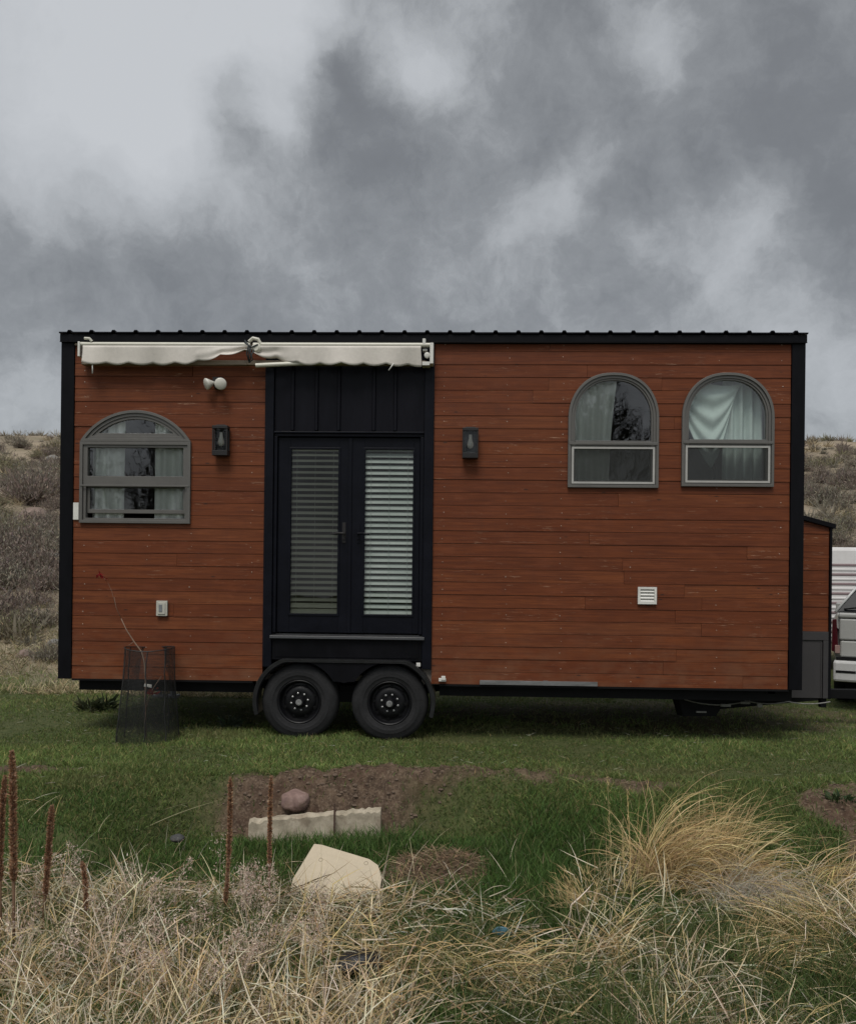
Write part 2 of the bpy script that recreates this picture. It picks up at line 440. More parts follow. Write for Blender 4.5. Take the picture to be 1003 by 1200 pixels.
wp = MB(); wp.box(-3.797, -3.742, -.036, -.027, 2.13, 2.30); wp.build('bare_wood_patch', M['white'], house, bevel=.002)

# -------- door bay
for x0, x1 in ((-1.890, -1.803), (-.322, -.230)):
    t = MB(); t.box(x0, x1, -.046, .0, .70, 3.88); t.build('door_trim', M['navy'], house, bevel=.004)
up = MB(); up.box(-1.80, -.325, -.012, -.001, 3.022, 3.882)
for bx in (-1.62, -1.385, -1.165, -.82, -.61):
    up.hexa([(bx - .02, -.0125, 3.03), (bx + .02, -.0125, 3.03), (bx + .012, -.034, 3.03), (bx - .012, -.034, 3.03),
             (bx - .02, -.0125, 3.875), (bx + .02, -.0125, 3.875), (bx + .012, -.034, 3.875), (bx - .012, -.034, 3.875)])
up.build('upper_panel', M['blackrib'], house, bevel=.002)
hd = MB(); hd.box(-1.80, -.325, -.040, .0, 3.003, 3.019); hd.box(-1.80, -.325, -.02, .085, 2.972, 3.001); hd.build('door_header', M['navy'], house, bevel=.003)
fr = MB(); fr.box(-1.80, -1.768, -.02, .085, 1.036, 2.970); fr.box(-.358, -.325, -.02, .085, 1.036, 2.970); fr.split('door_frame', M['navy'], house, bevel=.003)
si = MB()
si.hexa([(-1.815, -.075, .985), (-.30, -.075, .985), (-.30, .085, .985), (-1.815, .085, .985), (-1.815, -.07, 1.012), (-.30, -.07, 1.012), (-.30, .085, 1.034), (-1.815, .085, 1.034)])
si.build('door_sill', plain('sill_dark_grey', (.035, .036, .038), .4, .2, 8, .1), house, bevel=.003)
lp = MB(); lp.box(-1.80, -.325, -.030, .018, .772, .982); lp.box(-1.77, -.355, -.036, -.031, .80, .965); lp.build('lower_panel', M['black'], house, bevel=.003)

def door(x0, x1, gx0, gx1, tilt, hx, hdir, slatmat):
    z0, z1, gz0, gz1 = 1.040, 2.966, 1.218, 2.856
    d = MB(); ya, yb = .012, .058
    d.box(x0, gx0, ya, yb, z0, z1); d.box(gx1, x1, ya, yb, z0, z1); d.box(gx0, gx1, ya, yb, z0, gz0); d.box(gx0, gx1, ya, yb, gz1, z1)
    leaf = d.build('door', M['navy'], house, bevel=.003)
    e = MB(); o = rect(gx0 - .012, gx1 + .012, gz0 - .012, gz1 + .012); i = rect(gx0 + .008, gx1 - .008, gz0 + .008, gz1 - .008)
    e.ring(o, i, .003, .0115); e.build('glazing_bead', M['navy'], leaf, bevel=.002)
    p = MB(); p.poly([(gx0, .022, gz0), (gx1, .022, gz0), (gx1, .022, gz1), (gx0, .022, gz1)]); p.build('pane', M['doorglass'], leaf)
    sl = MB(); k = 28; pit = (gz1 - gz0 - .03) / k; rnd = random.Random(int(x0 * 100))
    for q in range(k):
        zc = gz0 + .03 + pit * q; tt = tilt + rnd.uniform(-.05, .05)
        if tilt < .8 and q < 2: tt = 1.1
        hw = .0245; dy, dz = hw * math.cos(tt), hw * math.sin(tt); yc = .055; sag = rnd.uniform(-.0015, .0015)
        for sgn in (1,):
            a = (yc - dy, zc - dz); c = (yc + dy, zc + dz); mid = (yc - .002 * math.sin(tt), zc + .004)
            for (p0, p1) in ((a, mid), (mid, c)):
                sl.hexa([(gx0 + .004, p0[0], p0[1]), (gx1 - .004, p0[0], p0[1] + sag), (gx1 - .004, p1[0], p1[1] + sag), (gx0 + .004, p1[0], p1[1]),
                         (gx0 + .004, p0[0], p0[1] + .0016), (gx1 - .004, p0[0], p0[1] + .0016 + sag), (gx1 - .004, p1[0], p1[1] + .0016 + sag), (gx0 + .004, p1[0], p1[1] + .0016)])
    for cx in (gx0 + .06, (gx0 + gx1) / 2, gx1 - .06): sl.box(cx - .0012, cx + .0012, .029, .0305, gz0, gz1)
    sl.box(gx0, gx1, .032, .075, gz1 - .02, gz1 + .02)
    sl.build('blind', slatmat, leaf)
    h = MB(); h.box(hx - .017, hx + .017, .002, .0115, 1.93, 2.13)
    h.tube([(hx, .004, 2.02), (hx, -.045, 2.02)], .011, 10); h.tube([(hx, -.042, 2.02), (hx + hdir * .05, -.046, 2.022), (hx + hdir * .115, -.042, 2.012)], [.011, .010, .008], 10)
    h.lathe((hx, .002, 1.965), (0, -1, 0), [(.012, 0), (.012, .006), (.004, .008)], 12)
    h.build('handle', M['navy'] if hdir > 0 else M['lampcase'], leaf, smooth=True, auto=True)
    return leaf
dl = door(-1.764, -1.050, -1.640, -1.159, .60, -1.105, -1, M['blindtan']); dl['label'] = 'left door leaf with its blind slats half open'
dr = door(-1.044, -.362, -.908, -.422, .95, -.965, 1, M['blind']); dr['label'] = 'right door leaf with its pale blind nearly closed'
am = MB(); am.box(-1.064, -1.032, -.004, .0115, 1.04, 2.966); am.build('astragal', M['navy'], dr, bevel=.003)

# -------- windows
def arch_window(W, lab):
    x0, x1, z0, zs, zt = W; rail = z0 + .425
    w = MB(); A = [arch_outline(*W, d) for d in (0, .026, .052, .070)]
    w.ring(A[0], A[1], -.050, .0); w.ring(A[1], A[2], -.036, .02); w.ring(A[2], A[3], -.026, .03)
    w.box(x0 + .0705, x1 - .0705, -.042, .03, rail - .026, rail + .03)
    w.box(x0 + .012, x1 - .012, -.056, -.0505, rail - .012, rail + .014)
    win = w.build('window', M['frame'], house, bevel=.002); win['label'] = lab
    s = MB(); s.ring(rect(x0 + .036, x1 - .036, z0 + .036, rail - .030), rect(x0 + .056, x1 - .056, z0 + .056, rail - .050), -.0445, -.0365)
    s.build('screen_frame', M['framelt'], win, bevel=.001)
    q_ = MB(); q_.poly([(x0 + .05, -.040, z0 + .05), (x1 - .05, -.040, z0 + .05), (x1 - .05, -.040, rail - .04), (x0 + .05, -.040, rail - .04)]); q_.build('insect_screen', M['screen'], win)
    p = MB(); pts = [q for q in arch_outline(*W, .062)]
    lowz = rail
    top = [(a, c) for a, c in pts if c > lowz]; top = [(pts[0][0], lowz)] + top + [(pts[-1][0], lowz)]
    p.poly([(a, -.008, c) for a, c in top])
    p.poly([(x0 + .05, .004, z0 + .05), (x1 - .05, .004, z0 + .05), (x1 - .05, .004, rail), (x0 + .05, .004, rail)])
    p.split('pane', M['glass'], win)
    return win
arch_window(MW, 'arched window with a pale curtain drawn to its left side')
arch_window(RW, 'arched window with a swagged green curtain')
x0, x1, z0, zs, zt = LW
w = MB()
A = [seg_outline(x0, x1, zs + .002, zt, d) for d in (0, .028, .058)]
w.ring(A[0], A[1], -.050, .0); w.ring(A[1], A[2], -.036, .02)
Bs = seg_outline(x0, x1, zs + .002, zt, .085); w.ring(A[2], Bs, -.026, .02)
w.ring(rect(x0, x1, z0, zs), rect(x0 + .03, x1 - .03, z0 + .03, zs - .03), -.050, .0)
w.ring(rect(x0 + .03, x1 - .03, 2.475, zs - .03), rect(x0 + .075, x1 - .075, 2.566, zs - .055), -.036, .02)
w.ring(rect(x0 + .03, x1 - .03, z0 + .03, 2.473), rect(x0 + .058, x1 - .058, z0 + .05, 2.462), -.03, .03)
w.box(x0 + .01, x1 - .01, -.056, -.0505, 2.462, 2.478)
win = w.build('window', M['frame'], house, bevel=.002); win['label'] = 'wide window with segmental arched top, lower sash raised'
s = MB(); s.ring(rect(x0 + .06, x1 - .06, 2.200, 2.458), rect(x0 + .085, x1 - .085, 2.238, 2.452), .0, .028); s.build('sash', M['frame'], win, bevel=.002)
p = MB(); p.poly([(a, -.008, c) for a, c in seg_outline(x0, x1, zs + .002, zt, .07)])
p.poly([(x0 + .07, -.008, 2.56), (x1 - .07, -.008, 2.56), (x1 - .07, -.008, zs - .05), (x0 + .07, -.008, zs - .05)])
p.poly([(x0 + .08, .014, 2.23), (x1 - .08, .014, 2.23), (x1 - .08, .014, 2.456), (x0 + .08, .014, 2.456)])
p.split('pane', M['glass'], win)

# -------- curtains hang behind the glass
def curtain(x0, x1, z0, z1, y, folds, amp, mat, label, taper=0.0, seed=0):
    nx, nz = 60, 16; V = []; rnd = random.Random(seed); ph = rnd.uniform(0, 6)
    for j in range(nz + 1):
        t = j / nz; z = z1 + (z0 - z1) * t
        for i in range(nx + 1):
            s = i / nx; k = 1 - taper * math.sin(min(1, t * 1.1) * PI * .5)
            x = x0 + (x1 - x0) * s * k
            V.append((x, y + amp * math.sin(s * folds * 2 * PI + ph + .5 * math.sin(3 * s + t)) + amp * .4 * math.sin(s * folds * 4.7 + 1 + t * 2), z))
    b = MB(); b.v = V
    for j in range(nz):
        for i in range(nx): b.face((j * (nx + 1) + i, j * (nx + 1) + i + 1, (j + 1) * (nx + 1) + i + 1, (j + 1) * (nx + 1) + i))
    o = b.build('curtain', mat, smooth=True); m = o.modifiers.new('t', 'SOLIDIFY'); m.thickness = .002
    return tag(o, label, 'curtain')
curtain(-3.66, -3.33, 2.14, 3.16, .072, 3, .02, M['curtain'], 'pale curtain hanging at the left of the wide left window', seed=1)
curtain(-3.02, -2.67, 2.14, 3.16, .072, 2.5, .018, M['curtain'], 'pale green curtain hanging at the right of the wide left window', seed=2)
curtain(1.10, 1.56, 2.50, 3.60, .075, 3.5, .02, M['curtain'], 'pale curtain in the arched window beside the swagged one', taper=.15, seed=3)
# swag: a cloth draped from the upper left to the upper right with deep catenary folds
nx, nz = 46, 60; V = []
for j in range(nz + 1):
    t = j / nz
    for i in range(nx + 1):
        s = i / nx
        drop = .10 + t * .62
        sag = 4 * s * (1 - s)
        x = 2.20 + (.60 - .10 * t) * s + .03 * t * math.sin(s * 3)
        z = 3.56 - .08 * t + (-.20 * t * (1 - s)) - sag * drop * .55 - t * .30 * (1 - abs(2 * s - 1)) + .02 * math.sin(s * 5)
        V.append((x, .095 + .016 * math.sin(t * 24 + s * 1.5) * math.sin(PI * min(1, s * 1.1)) - .03 * sag, z))
b = MB(); b.v = V
for j in range(nz):
    for i in range(nx): b.face((j * (nx + 1) + i, j * (nx + 1) + i + 1, (j + 1) * (nx + 1) + i + 1, (j + 1) * (nx + 1) + i))
o = b.build('curtain', M['curtaingreen'], smooth=True); m = o.modifiers.new('t', 'SOLIDIFY'); m.thickness = .002
tag(o, 'green cloth swagged in deep folds behind the rightmost arched window', 'curtain')
curtain(2.60, 3.00, 2.48, 3.60, .125, 4.5, .020, M['curtaingreen'], 'green curtain hanging straight at the right of the swagged cloth', seed=5)

# -------- small fittings on the wall
def wall_lamp(xc, zc, lab):
    hw, hh = .076, .146; yb, yf = -.026, -.125
    b = MB(); b.box(xc - hw + .012, xc + hw - .012, yb - .012, yb, zc - hh + .01, zc + hh - .01)
    b.box(xc - hw, xc + hw, yf - .004, yb - .0125, zc + hh - .03, zc + hh); b.box(xc - hw, xc + hw, yf - .004, yb - .0125, zc - hh, zc - hh + .05)
    for sx in (-1, 1):
        for yy in (yf, yb - .03): b.box(xc + sx * (hw - .008) - .008, xc + sx * (hw - .008) + .008, yy, yy + .016, zc - hh + .0505, zc + hh - .0305)
    b.hexa([(xc - hw * .8, yf + .02, zc + hh + .0005), (xc + hw * .8, yf + .02, zc + hh + .0005), (xc + hw * .8, yb - .02, zc + hh + .0005), (xc - hw * .8, yb - .02, zc + hh + .0005),
            (xc - hw * .5, yf + .04, zc + hh + .016), (xc + hw * .5, yf + .04, zc + hh + .016), (xc + hw * .5, yb - .03, zc + hh + .016), (xc - hw * .5, yb - .03, zc + hh + .016)])
    o = b.build('wall_lamp', M['lampcase'], house, bevel=.003); o['label'] = lab
    g = MB(); g.lathe((xc, -.075, zc + .03), (0, 0, -1), [(.016, -.055), (.016, -.015), (.02, 0), (.030, .03), (.031, .05), (.022, .072), (.006, .082)], 16)
    g.build('bulb', M['bulb'], o, smooth=True)
    q = MB(); q.poly([(xc - hw + .017, yf + .008, zc - hh + .05), (xc + hw - .017, yf + .008, zc - hh + .05), (xc + hw - .017, yf + .008, zc + hh - .03), (xc - hw + .017, yf + .008, zc + hh - .03)])
    q.build('lamp_glass', M['doorglass'], o)
wall_lamp(-2.312, 2.912, 'dark box lamp between the wide window and the door')
wall_lamp(.126, 2.902, 'dark box lamp to the right of the doors')

fl = MB(); fl.lathe((-2.355, -.026, 3.475), (0, -1, 0), [(.05, 0), (.05, .02), (.035, .035)], 20); fl.box(-2.395, -2.305, -.10, -.027, 3.492, 3.535)
fl.tube([(-2.355, -.05, 3.475), (-2.40, -.075, 3.485)], .018, 10); fl.tube([(-2.355, -.05, 3.475), (-2.318, -.08, 3.465)], .018, 10)
flood = fl.build('flood_light', M['lampcase'], house, smooth=True, auto=True)
for c, ax in (((-2.375, -.075, 3.488), (-.72, -.55, -.30)), ((-2.325, -.075, 3.475), (.28, -.93, -.22))):
    g = MB(); g.lathe(c, ax, [(.017, 0), (.017, .022), (.028, .04), (.056, .085), (.058, .096), (.050, .103), (.012, .107)], 24); g.build('bulb', M['bulb'], flood, smooth=True)

ot = MB(); ot.box(-2.948, -2.838, -.052, -.026, 1.187, 1.337); ot.box(-2.93, -2.856, -.060, -.0525, 1.205, 1.32)
oc = ot.build('outlet_cover', M['offwhite'], house, bevel=.006)
od = MB(); od.box(-2.918, -2.884, -.064, -.0605, 1.228, 1.30); od.build('switch', M['steel'], oc, bevel=.002)
ve = MB(); ve.ring(rect(1.762, 1.942, 1.362, 1.528), rect(1.785, 1.919, 1.384, 1.506), -.048, -.026)
for q in range(4):
    zz = 1.386 + q * .031
    ve.hexa([(1.786, -.046, zz), (1.918, -.046, zz), (1.918, -.030, zz + .018), (1.786, -.030, zz + .018), (1.786, -.044, zz + .004), (1.918, -.044, zz + .004), (1.918, -.028, zz + .024), (1.786, -.028, zz + .024)])
ve.box(1.786, 1.918, -.028, -.0265, 1.385, 1.505)
ve.build('vent_cover', M['white'], house, bevel=.003)
st = MB(); st.box(.244, 1.386, -.034, -.026, .558, .600); st.box(.86, .905, -.038, -.0345, .558, .606)
st.build('metal_strip', M['galv'], house, bevel=.001)
rl = MB(); rl.box(-.375, -.335, -.052, -.047 + .010, .725, .762); rl.build('reflector', M['white'], house, bevel=.003)
bt = MB(); bt.box(-.155, -.085, -.06, -.026, .585, .615); bt.box(-.13, -.09, -.07, -.0605, .60, .64); bt.split('fender_bracket', M['white'], house, bevel=.003)

# -------- awning, rolled in
aw = MB()
aw.box(-3.70, -2.06, -.10, -.036, 3.655, 3.70); aw.box(-2.06, -.30, -.10, -.049, 3.655, 3.70)
awn = aw.build('awning', M['tan'], house, bevel=.004)
tb = MB(); tb.tube([(-3.70, -.13, 3.845), (-2.02, -.13, 3.842)], .021, 14); tb.tube([(-1.99, -.135, 3.842), (-.27, -.13, 3.842)], .021, 14)
tb.split('roller_tube', M['cream'], awn, smooth=True, auto=True)
def hem_left(s):
    z = 3.660 + .022 * (-abs(math.sin(s * PI * 7.2)))
    if s > .62: z += (s - .62) / .38 * .125
    return z
def hem_right(s):
    z = 3.664 + .024 * (-abs(math.sin(s * PI * 7.6))) - .012 * s
    if s < .30: z += (.30 - s) / .30 * .09
    return z
def valance(x0, x1, hem, y, seed, name):
    nx, nz = 120, 8; V = []; rnd = random.Random(seed)
    for j in range(nz + 1):
        t = j / nz
        for i in range(nx + 1):
            s = i / nx; hz = hem(s); z = 3.825 + (hz - 3.825) * t
            crush = max(0, (hz - 3.66) / .1)
            yy = y - .012 * t * math.sin(s * 23 + seed) - .018 * t * math.sin(s * 7.3 + 2 * seed) - crush * .035 * math.sin(t * 8 + s * 14) * t
            V.append((x0 + (x1 - x0) * s + .004 * math.sin(t * 3 + s * 30), yy, z))
    b = MB(); b.v = V
    for j in range(nz):
        for i in range(nx): b.face((j * (nx + 1) + i, j * (nx + 1) + i + 1, (j + 1) * (nx + 1) + i + 1, (j + 1) * (nx + 1) + i))
    o = b.build(name, M['awn'], awn, smooth=True); m = o.modifiers.new('t', 'SOLIDIFY'); m.thickness = .003
valance(-3.66, -2.02, hem_left, -.162, 1, 'valance'); valance(-1.975, -.355, hem_right, -.165, 2, 'valance')
fb = MB(); fb.tube([(-1.955, -.175, 3.630), (-1.45, -.125, 3.668), (-.36, -.115, 3.70)], .021, 10); fb.build('front_bar', M['cream'], awn, smooth=True, auto=True)
br = MB()
br.box(-.272, -.238, -.17, -.036, 3.655, 3.855); br.box(-.345, -.273, -.16, -.05, 3.64, 3.675); br.box(-.345, -.30, -.12, -.06, 3.79, 3.81); br.box(-.345, -.315, -.15, -.09, 3.845, 3.90)
br.box(-3.712, -3.690, -.16, -.036, 3.72, 3.865)
br.lathe((-.30, -.11, 3.745), (0, -1, 0), [(.028, 0), (.028, .03), (.012, .034)], 16)
br.split('bracket', M['white'], awn, bevel=.003)
ja = MB(); ja.lathe((-1.955, -.12, 3.80), (0, -1, 0), [(.045, 0), (.045, .05), (.03, .07)], 16); ja.tube([(-2.03, -.14, 3.87), (-1.99, -.15, 3.90), (-1.94, -.15, 3.89), (-1.92, -.14, 3.85)], .018, 8)
ja.tube([(-3.65, -.14, 3.90), (-3.60, -.15, 3.895), (-3.58, -.14, 3.87)], .014, 8)
ja.split('arm_joint', M['cream'], awn, smooth=True, auto=True)
cb = MB()
for q in range(4): cb.tube([(-2.06 + .03 * q, -.19, 3.87 - .03 * q), (-2.02 + .01 * q, -.205, 3.81 - .03 * q), (-2.04 + .02 * q, -.19, 3.74 - .02 * q), (-2.02, -.17, 3.66)], .006, 6)
cb.tube([(-2.06, -.195, 3.845), (-1.99, -.2, 3.80), (-1.93, -.19, 3.83)], .007, 6)
cb.split('tie_cord', M['cable'], awn, smooth=True)
pu = MB(); pu.tube([(-3.56, -.165, 3.66), (-3.558, -.165, 3.55)], .006, 6); pu.tube([(-.62, -.17, 3.655), (-.665, -.18, 3.585)], .006, 6); pu.split('pull_rod', M['white'], awn, smooth=True)

# -------- chassis, tongue, jacks
ch = MB()
ch.box(-3.76, -1.99, .06, .14, .43, .553); ch.box(-.15, 3.28, .06, .14, .43, .553); ch.box(-1.989, -.151, .34, .42, .43, .553); ch.box(-3.76, 3.28, HD - .14, HD - .06, .43, .553)
for q in range(12): ch.box(-3.7 + q * .62, -3.63 + q * .62, .142, HD - .142, .45, .553)
ch.box(-3.80, -1.99, -.02, .058, .535, .5535); ch.box(-.15, 3.25, -.02, .058, .535, .5535)
chs = ch.split('chassis_beam', M['under'], house)
ax = MB()
for wx in (-1.52, -.632): ax.tube([(wx, .30, .36), (wx, HD - .3, .36)], .035, 10)
ax.box(-1.9, -.25, .142, .20, .44, .50); ax.box(-1.25, -.9, .12, .26, .34, .44)
ax.split('axle', M['under'], house)
tg = MB()
for yy, s in ((.42, 1), (2.0, -1)):
    tg.hexa([(2.3, yy - .04, .245), (4.02, 1.2 - .04 * s, .275), (4.02, 1.2 + .04, .275), (2.3, yy + .04, .245), (2.3, yy - .04, .429), (4.02, 1.2 - .04 * s, .398), (4.02, 1.2 + .04, .398), (2.3, yy + .04, .429)])
tg.hexa([(2.30, .28, .225), (2.62, .28, .235), (2.66, .379, .235), (2.26, .379, .225), (2.24, .28, .428), (2.75, .28, .428), (2.78, .379, .428), (2.2, .379, .428)])
tg.box(3.30, 3.8, .56, 1.9, .385, .398)
tg.box(4.021, 4.95, 1.15, 1.25, .30, .398); tg.tube([(4.5, 1.12, .43), (4.7, 1.10, .33), (4.95, 1.12, .36)], .014, 6)
tg.box(3.76, 3.82, .52, .58, .30, .399)
tg.split('tongue', M['under'], house, bevel=.004)
wr = MB()
for (xa, xb_, dz) in ((2.3, 2.95, .05), (2.9, 3.35, .03), (3.3, 3.74, .025)):
    wr.tube([(xa + (xb_ - xa) * t / 8, .262, .40 - dz * 4 * (t / 8) * (1 - t / 8)) for t in range(9)], .006, 6)
wr.box(2.66, 2.76, .25, .27, .335, .36); wr.box(2.86, 2.95, .25, .27, .365, .388); wr.box(3.02, 3.07, .25, .27, .335, .375); wr.box(2.42, 2.52, .25, .27, .27, .285); wr.box(3.05, 3.12, .06, .08, .50, .525)
wr.split('wiring', plain('pale_wiring', (.17, .165, .15), .5, .5, 16), house, smooth=False)
for jx in (-3.78, -3.60):
    jk = MB(); jk.lathe((jx, HD - .1, -.02), (0, 0, 1), [(.055, 0), (.055, .03), (.035, .04), (.035, .24), (.05, .25), (.05, .46)], 14); jk.box(jx - .07, jx + .07, HD - .17, HD - .03, -.03, .035)
    jk.build('stabilizer_jack', M['steel'], house, smooth=True, auto=True)

# -------- fender and wheels
WX = (-1.520, -.632); WZ = .362; WR = .378
R = .445
def fpath(r, flat):
    p = []
    a0 = math.radians(198)
    for i in range(21):
        a = a0 - (a0 - PI / 2) * i / 20; p.append((WX[0] + r * math.cos(a), WZ + .012 + min(r * math.sin(a), flat)))
    for i in range(21):
        a = PI / 2 - (PI / 2 + math.radians(18)) * i / 20; p.append((WX[1] + r * math.cos(a), WZ + .012 + min(r * math.sin(a), flat)))
    return p
fo = fpath(R, .415); fi = fpath(R - .016, .40)
fe = MB()
ring = fo + fi[::-1]
fe.prism(ring, -.115, .20)
fl2 = fpath(R - .016, .40); lip = fpath(R - .038, .385)
fe.prism(fl2 + lip[::-1], -.112, -.100)
fend = fe.build('fender', plain('fender_black', (.008, .008, .009), .38, .5, 8, .2, .003, spec=.5), house, smooth=False)
sk = MB(); top = fpath(R - .018, .398); low = []
zc_ = WZ + .006; ri_ = .398
for i in range(25):
    a = math.radians(192) + (math.radians(31) - math.radians(192)) * i / 24; low.append((WX[0] + ri_ * math.cos(a), zc_ + ri_ * math.sin(a)))
xm = (WX[0] + WX[1]) / 2; low += [(xm - .05, .572), (xm, .560), (xm + .05, .572)]
for i in range(25):
    a = math.radians(149) + (math.radians(-12) - math.radians(149)) * i / 24; low.append((WX[1] + ri_ * math.cos(a), zc_ + ri_ * math.sin(a)))
sk.prism(top + low[::-1], -.098, -.090)
sk.build('skirt_plate', M['black'], fend)
for wi, wx in enumerate(WX):
    wh = MB(); c = (wx, .065, WZ); axs = (0, -1, 0)
    # rounded shoulder tyre with grooves on the tread
    wh.lathe(c, axs, [(.215, -.105), (.25, -.118), (.33, -.118), (.362, -.100), (.376, -.075), (WR, -.04), (.372, -.038), (.372, -.030), (WR, -.028), (WR, .0), (.372, .002), (.372, .010), (WR, .012), (WR, .05),
                      (.375, .078), (.360, .103), (.335, .117), (.30, .123), (.296, .126), (.262, .127), (.256, .122), (.225, .118), (.212, .105)], 64, cap=False)
    ty = wh.build('wheel', M['tyre'], house, smooth=True, auto=True)
    ri = MB()
    ri.lathe(c, axs, [(.216, .112), (.208, .119), (.198, .112), (.192, .075), (.178, .058), (.160, .060), (.135, .082), (.10, .088), (.075, .082), (.060, .083)], 48, cap=False)
    rim = ri.build('rim', M['rim'], ty, smooth=True, auto=True)
    hb = MB()
    hb.lathe(c, axs, [(.062, .07), (.058, .10), (.046, .125), (.042, .132), (.02, .134)], 24)
    hb.build('hub', M['rim'], rim, smooth=True, auto=True)
    nb = MB()
    nb.lathe((wx, -.07, WZ), axs, [(.030, 0), (.030, .003), (.014, .004), (.012, .001)], 20)
    for q in range(8):
        an = 2 * PI * q / 8 + .2 + wi * .3; nb.lathe((wx + .083 * math.cos(an), .065, WZ + .083 * math.sin(an)), axs, [(.011, .078), (.011, .098), (.005, .102)], 6)
    nb.split('lug_nut', M['nut'], rim)
    ho = MB()
    for q in range(8):
        an = 2 * PI * (q + .5) / 8 + wi * .3
        ho.lathe((wx + .142 * math.cos(an), .065, WZ + .142 * math.sin(an)), (.25 * math.cos(an), -1, .25 * math.sin(an)), [(.017, .071), (.015, .0735)], 12)
    ho.split('vent_hole', M['under'], rim)
    bk = MB(); bk.lathe(c, axs, [(.214, -.10), (.214, -.03)], 40); bk.build('brake_drum', M['under'], ty)

# -------- storage box on the tongue
bx0, bx1, by0, by1 = HX1 + .002, 3.835, .50, 1.95
def bt_z(x): return 2.325 - .27 * (x - HX1)
cabs = MB(); siding(cabs, bx0, bx1 - .022, 1.085, 2.32, by0, seed=51)
vv = []
for x, y, z in cabs.v: vv.append((x, y, min(z, bt_z(x) - .05)))
cabs.v = vv
bxp = cabs.build('storage_box', [M['wood'], M['nail']], house, attr='board')
bs = MB(); bs.prism([(bx0, .40), (bx0, bt_z(bx0) - .045), (bx1 - .004, bt_z(bx1) - .045), (bx1 - .004, .40)], by0 + .002, by1); bs.build('box_wall', M['black'], bxp)
bc = MB(); bc.prism([(bx0, bt_z(bx0) - .048), (bx0, bt_z(bx0)), (bx1 + .03, bt_z(bx1 + .03)), (bx1 + .03, bt_z(bx1 + .03) - .048)], by0 - .05, by1 + .03); bc.build('box_roof', M['black'], bxp, bevel=.003)
bt2 = MB(); bt2.box(bx1 - .020, bx1 + .003, by0 - .034, by0 + .03, .395, bt_z(bx1) - .05); bt2.build('box_trim', M['black'], bxp, bevel=.002)
bp = MB(); bp.box(bx0, bx1 - .021, by0 - .028, by0, .995, 1.082); bp.box(bx1 - .075, bx1 - .021, by0 - .028, by0, .40, .993); bp.box(bx0, bx1 - .077, by0 - .014, by0, .40, .993)
bp.box(bx1 - .095, bx1 - .085, by0 - .02, by0 - .0145, .42, .975)
bp.build('box_door', M['soilgrey'], bxp, bevel=.003)
SKY_STR, SUN_E, EXPO = .10, 1.6, 0.5
SKYBLOBS = [(60, 60, 170, .36), (200, 60, 130, .30), (335, 30, 70, .30), (485, 85, 38, .34), (150, 180, 50, .22), (240, 150, 26, .16), (885, 255, 34, .22), (860, 315, 36, .12), (985, 440, 80, .18), (660, 235, 34, .22),
            (705, 180, 34, .16), (770, 50, 36, .22), (560, 10, 34, .16), (30, 480, 80, .16), (600, 290, 40, .12), (800, 350, 80, .05), (880, 190, 28, .12), (930, 350, 45, .08), (335, 150, 30, .16),
            (283, 105, 20, -.26), (275, 165, 36, -.22), (410, 75, 26, -.28), (405, 125, 42, -.22), (410, 210, 80, -.07), (640, 90, 90, -.05), (900, 100, 120, -.16), (60, 290, 85, -.16), (200, 310, 90, -.08), (980, 280, 50, -.14), (450, 240, 100, -.04)]
# ================================================================== TERRAIN
def edge_y(x): return -1.62 + .10 * np.sin(1.7 * x + .6) + .10 * fbm(x * 2.2, x * 0 + 3.3, 3) - .15 * ss(-2.2, -3.2, x)
def edge_w(x): return .30 + 1.9 * ss(-1.95, -2.7, x) + .65 * ss(.05, .7, x)
def height(x, y):
    x = np.asarray(x, float); y = np.asarray(y, float)
    e = edge_y(x); w = edge_w(x)
    t = ss(0, 1, (e - y) / w)
    z = -.36 * t - .06 * ss(-2.2, -4.5, y)
    inr = ss(-2.5, -1.8, x) * ss(1.6, .7, x)
    z = z + .095 * ss(-1.7, -.9, x) * ss(.9, -.2, x) * np.exp(-((y - e - .05) / .15) ** 2) * (.7 + 1.2 * fbm(x * 5, y * 5, 3))
    z = z + .04 * inr * np.exp(-((y - e - .02) / .16) ** 2) + .035 * inr * np.exp(-((y - e - .02) / .2) ** 2) * fbm(x * 7, y * 7, 3) * 3
    z = z + .20 * np.exp(-((x - 3.35) / .75) ** 2 - ((y + 2.15) / .55) ** 2)
    z = z + .10 * np.exp(-((x + .08) / .34) ** 2 - ((y + 2.55) / .28) ** 2)
    near = ss(9, 5, np.abs(x)) * ss(6, 3, y)
    z = z + .05 * fbm(x * .7, y * .7, 3) * ss(1.3, -.8, y) + .014 * fbm(x * 4, y * 4, 3) * ss(.6, -.6, y)
    dm = dirt_mask(x, y); z = z + dm * (.07 * fbm(x * 9, y * 9, 3) + .035 * fbm(x * 26, y * 26, 2))
    y0 = 2.75 + 6.2 * ss(1.0, 4.5, x)
    r = np.maximum(0, y - y0 + .6 * fbm(x * .5, y * .2, 3))
    zl = 11.9 / (51.5 - y0) * (np.sqrt(r * r + 2.0) - 1.414)
    top = 11.6 - .05 * np.maximum(0, y - 54)
    zz = np.minimum(zl, top) - .35 * np.exp(-((y - 53) / 5) ** 2)
    rough = ss(0, 6, r)
    z = z + zz + rough * (.5 * fbm(x * .22, y * .22, 4) + .16 * fbm(x * 1.3, y * 1.3, 3))
    return z
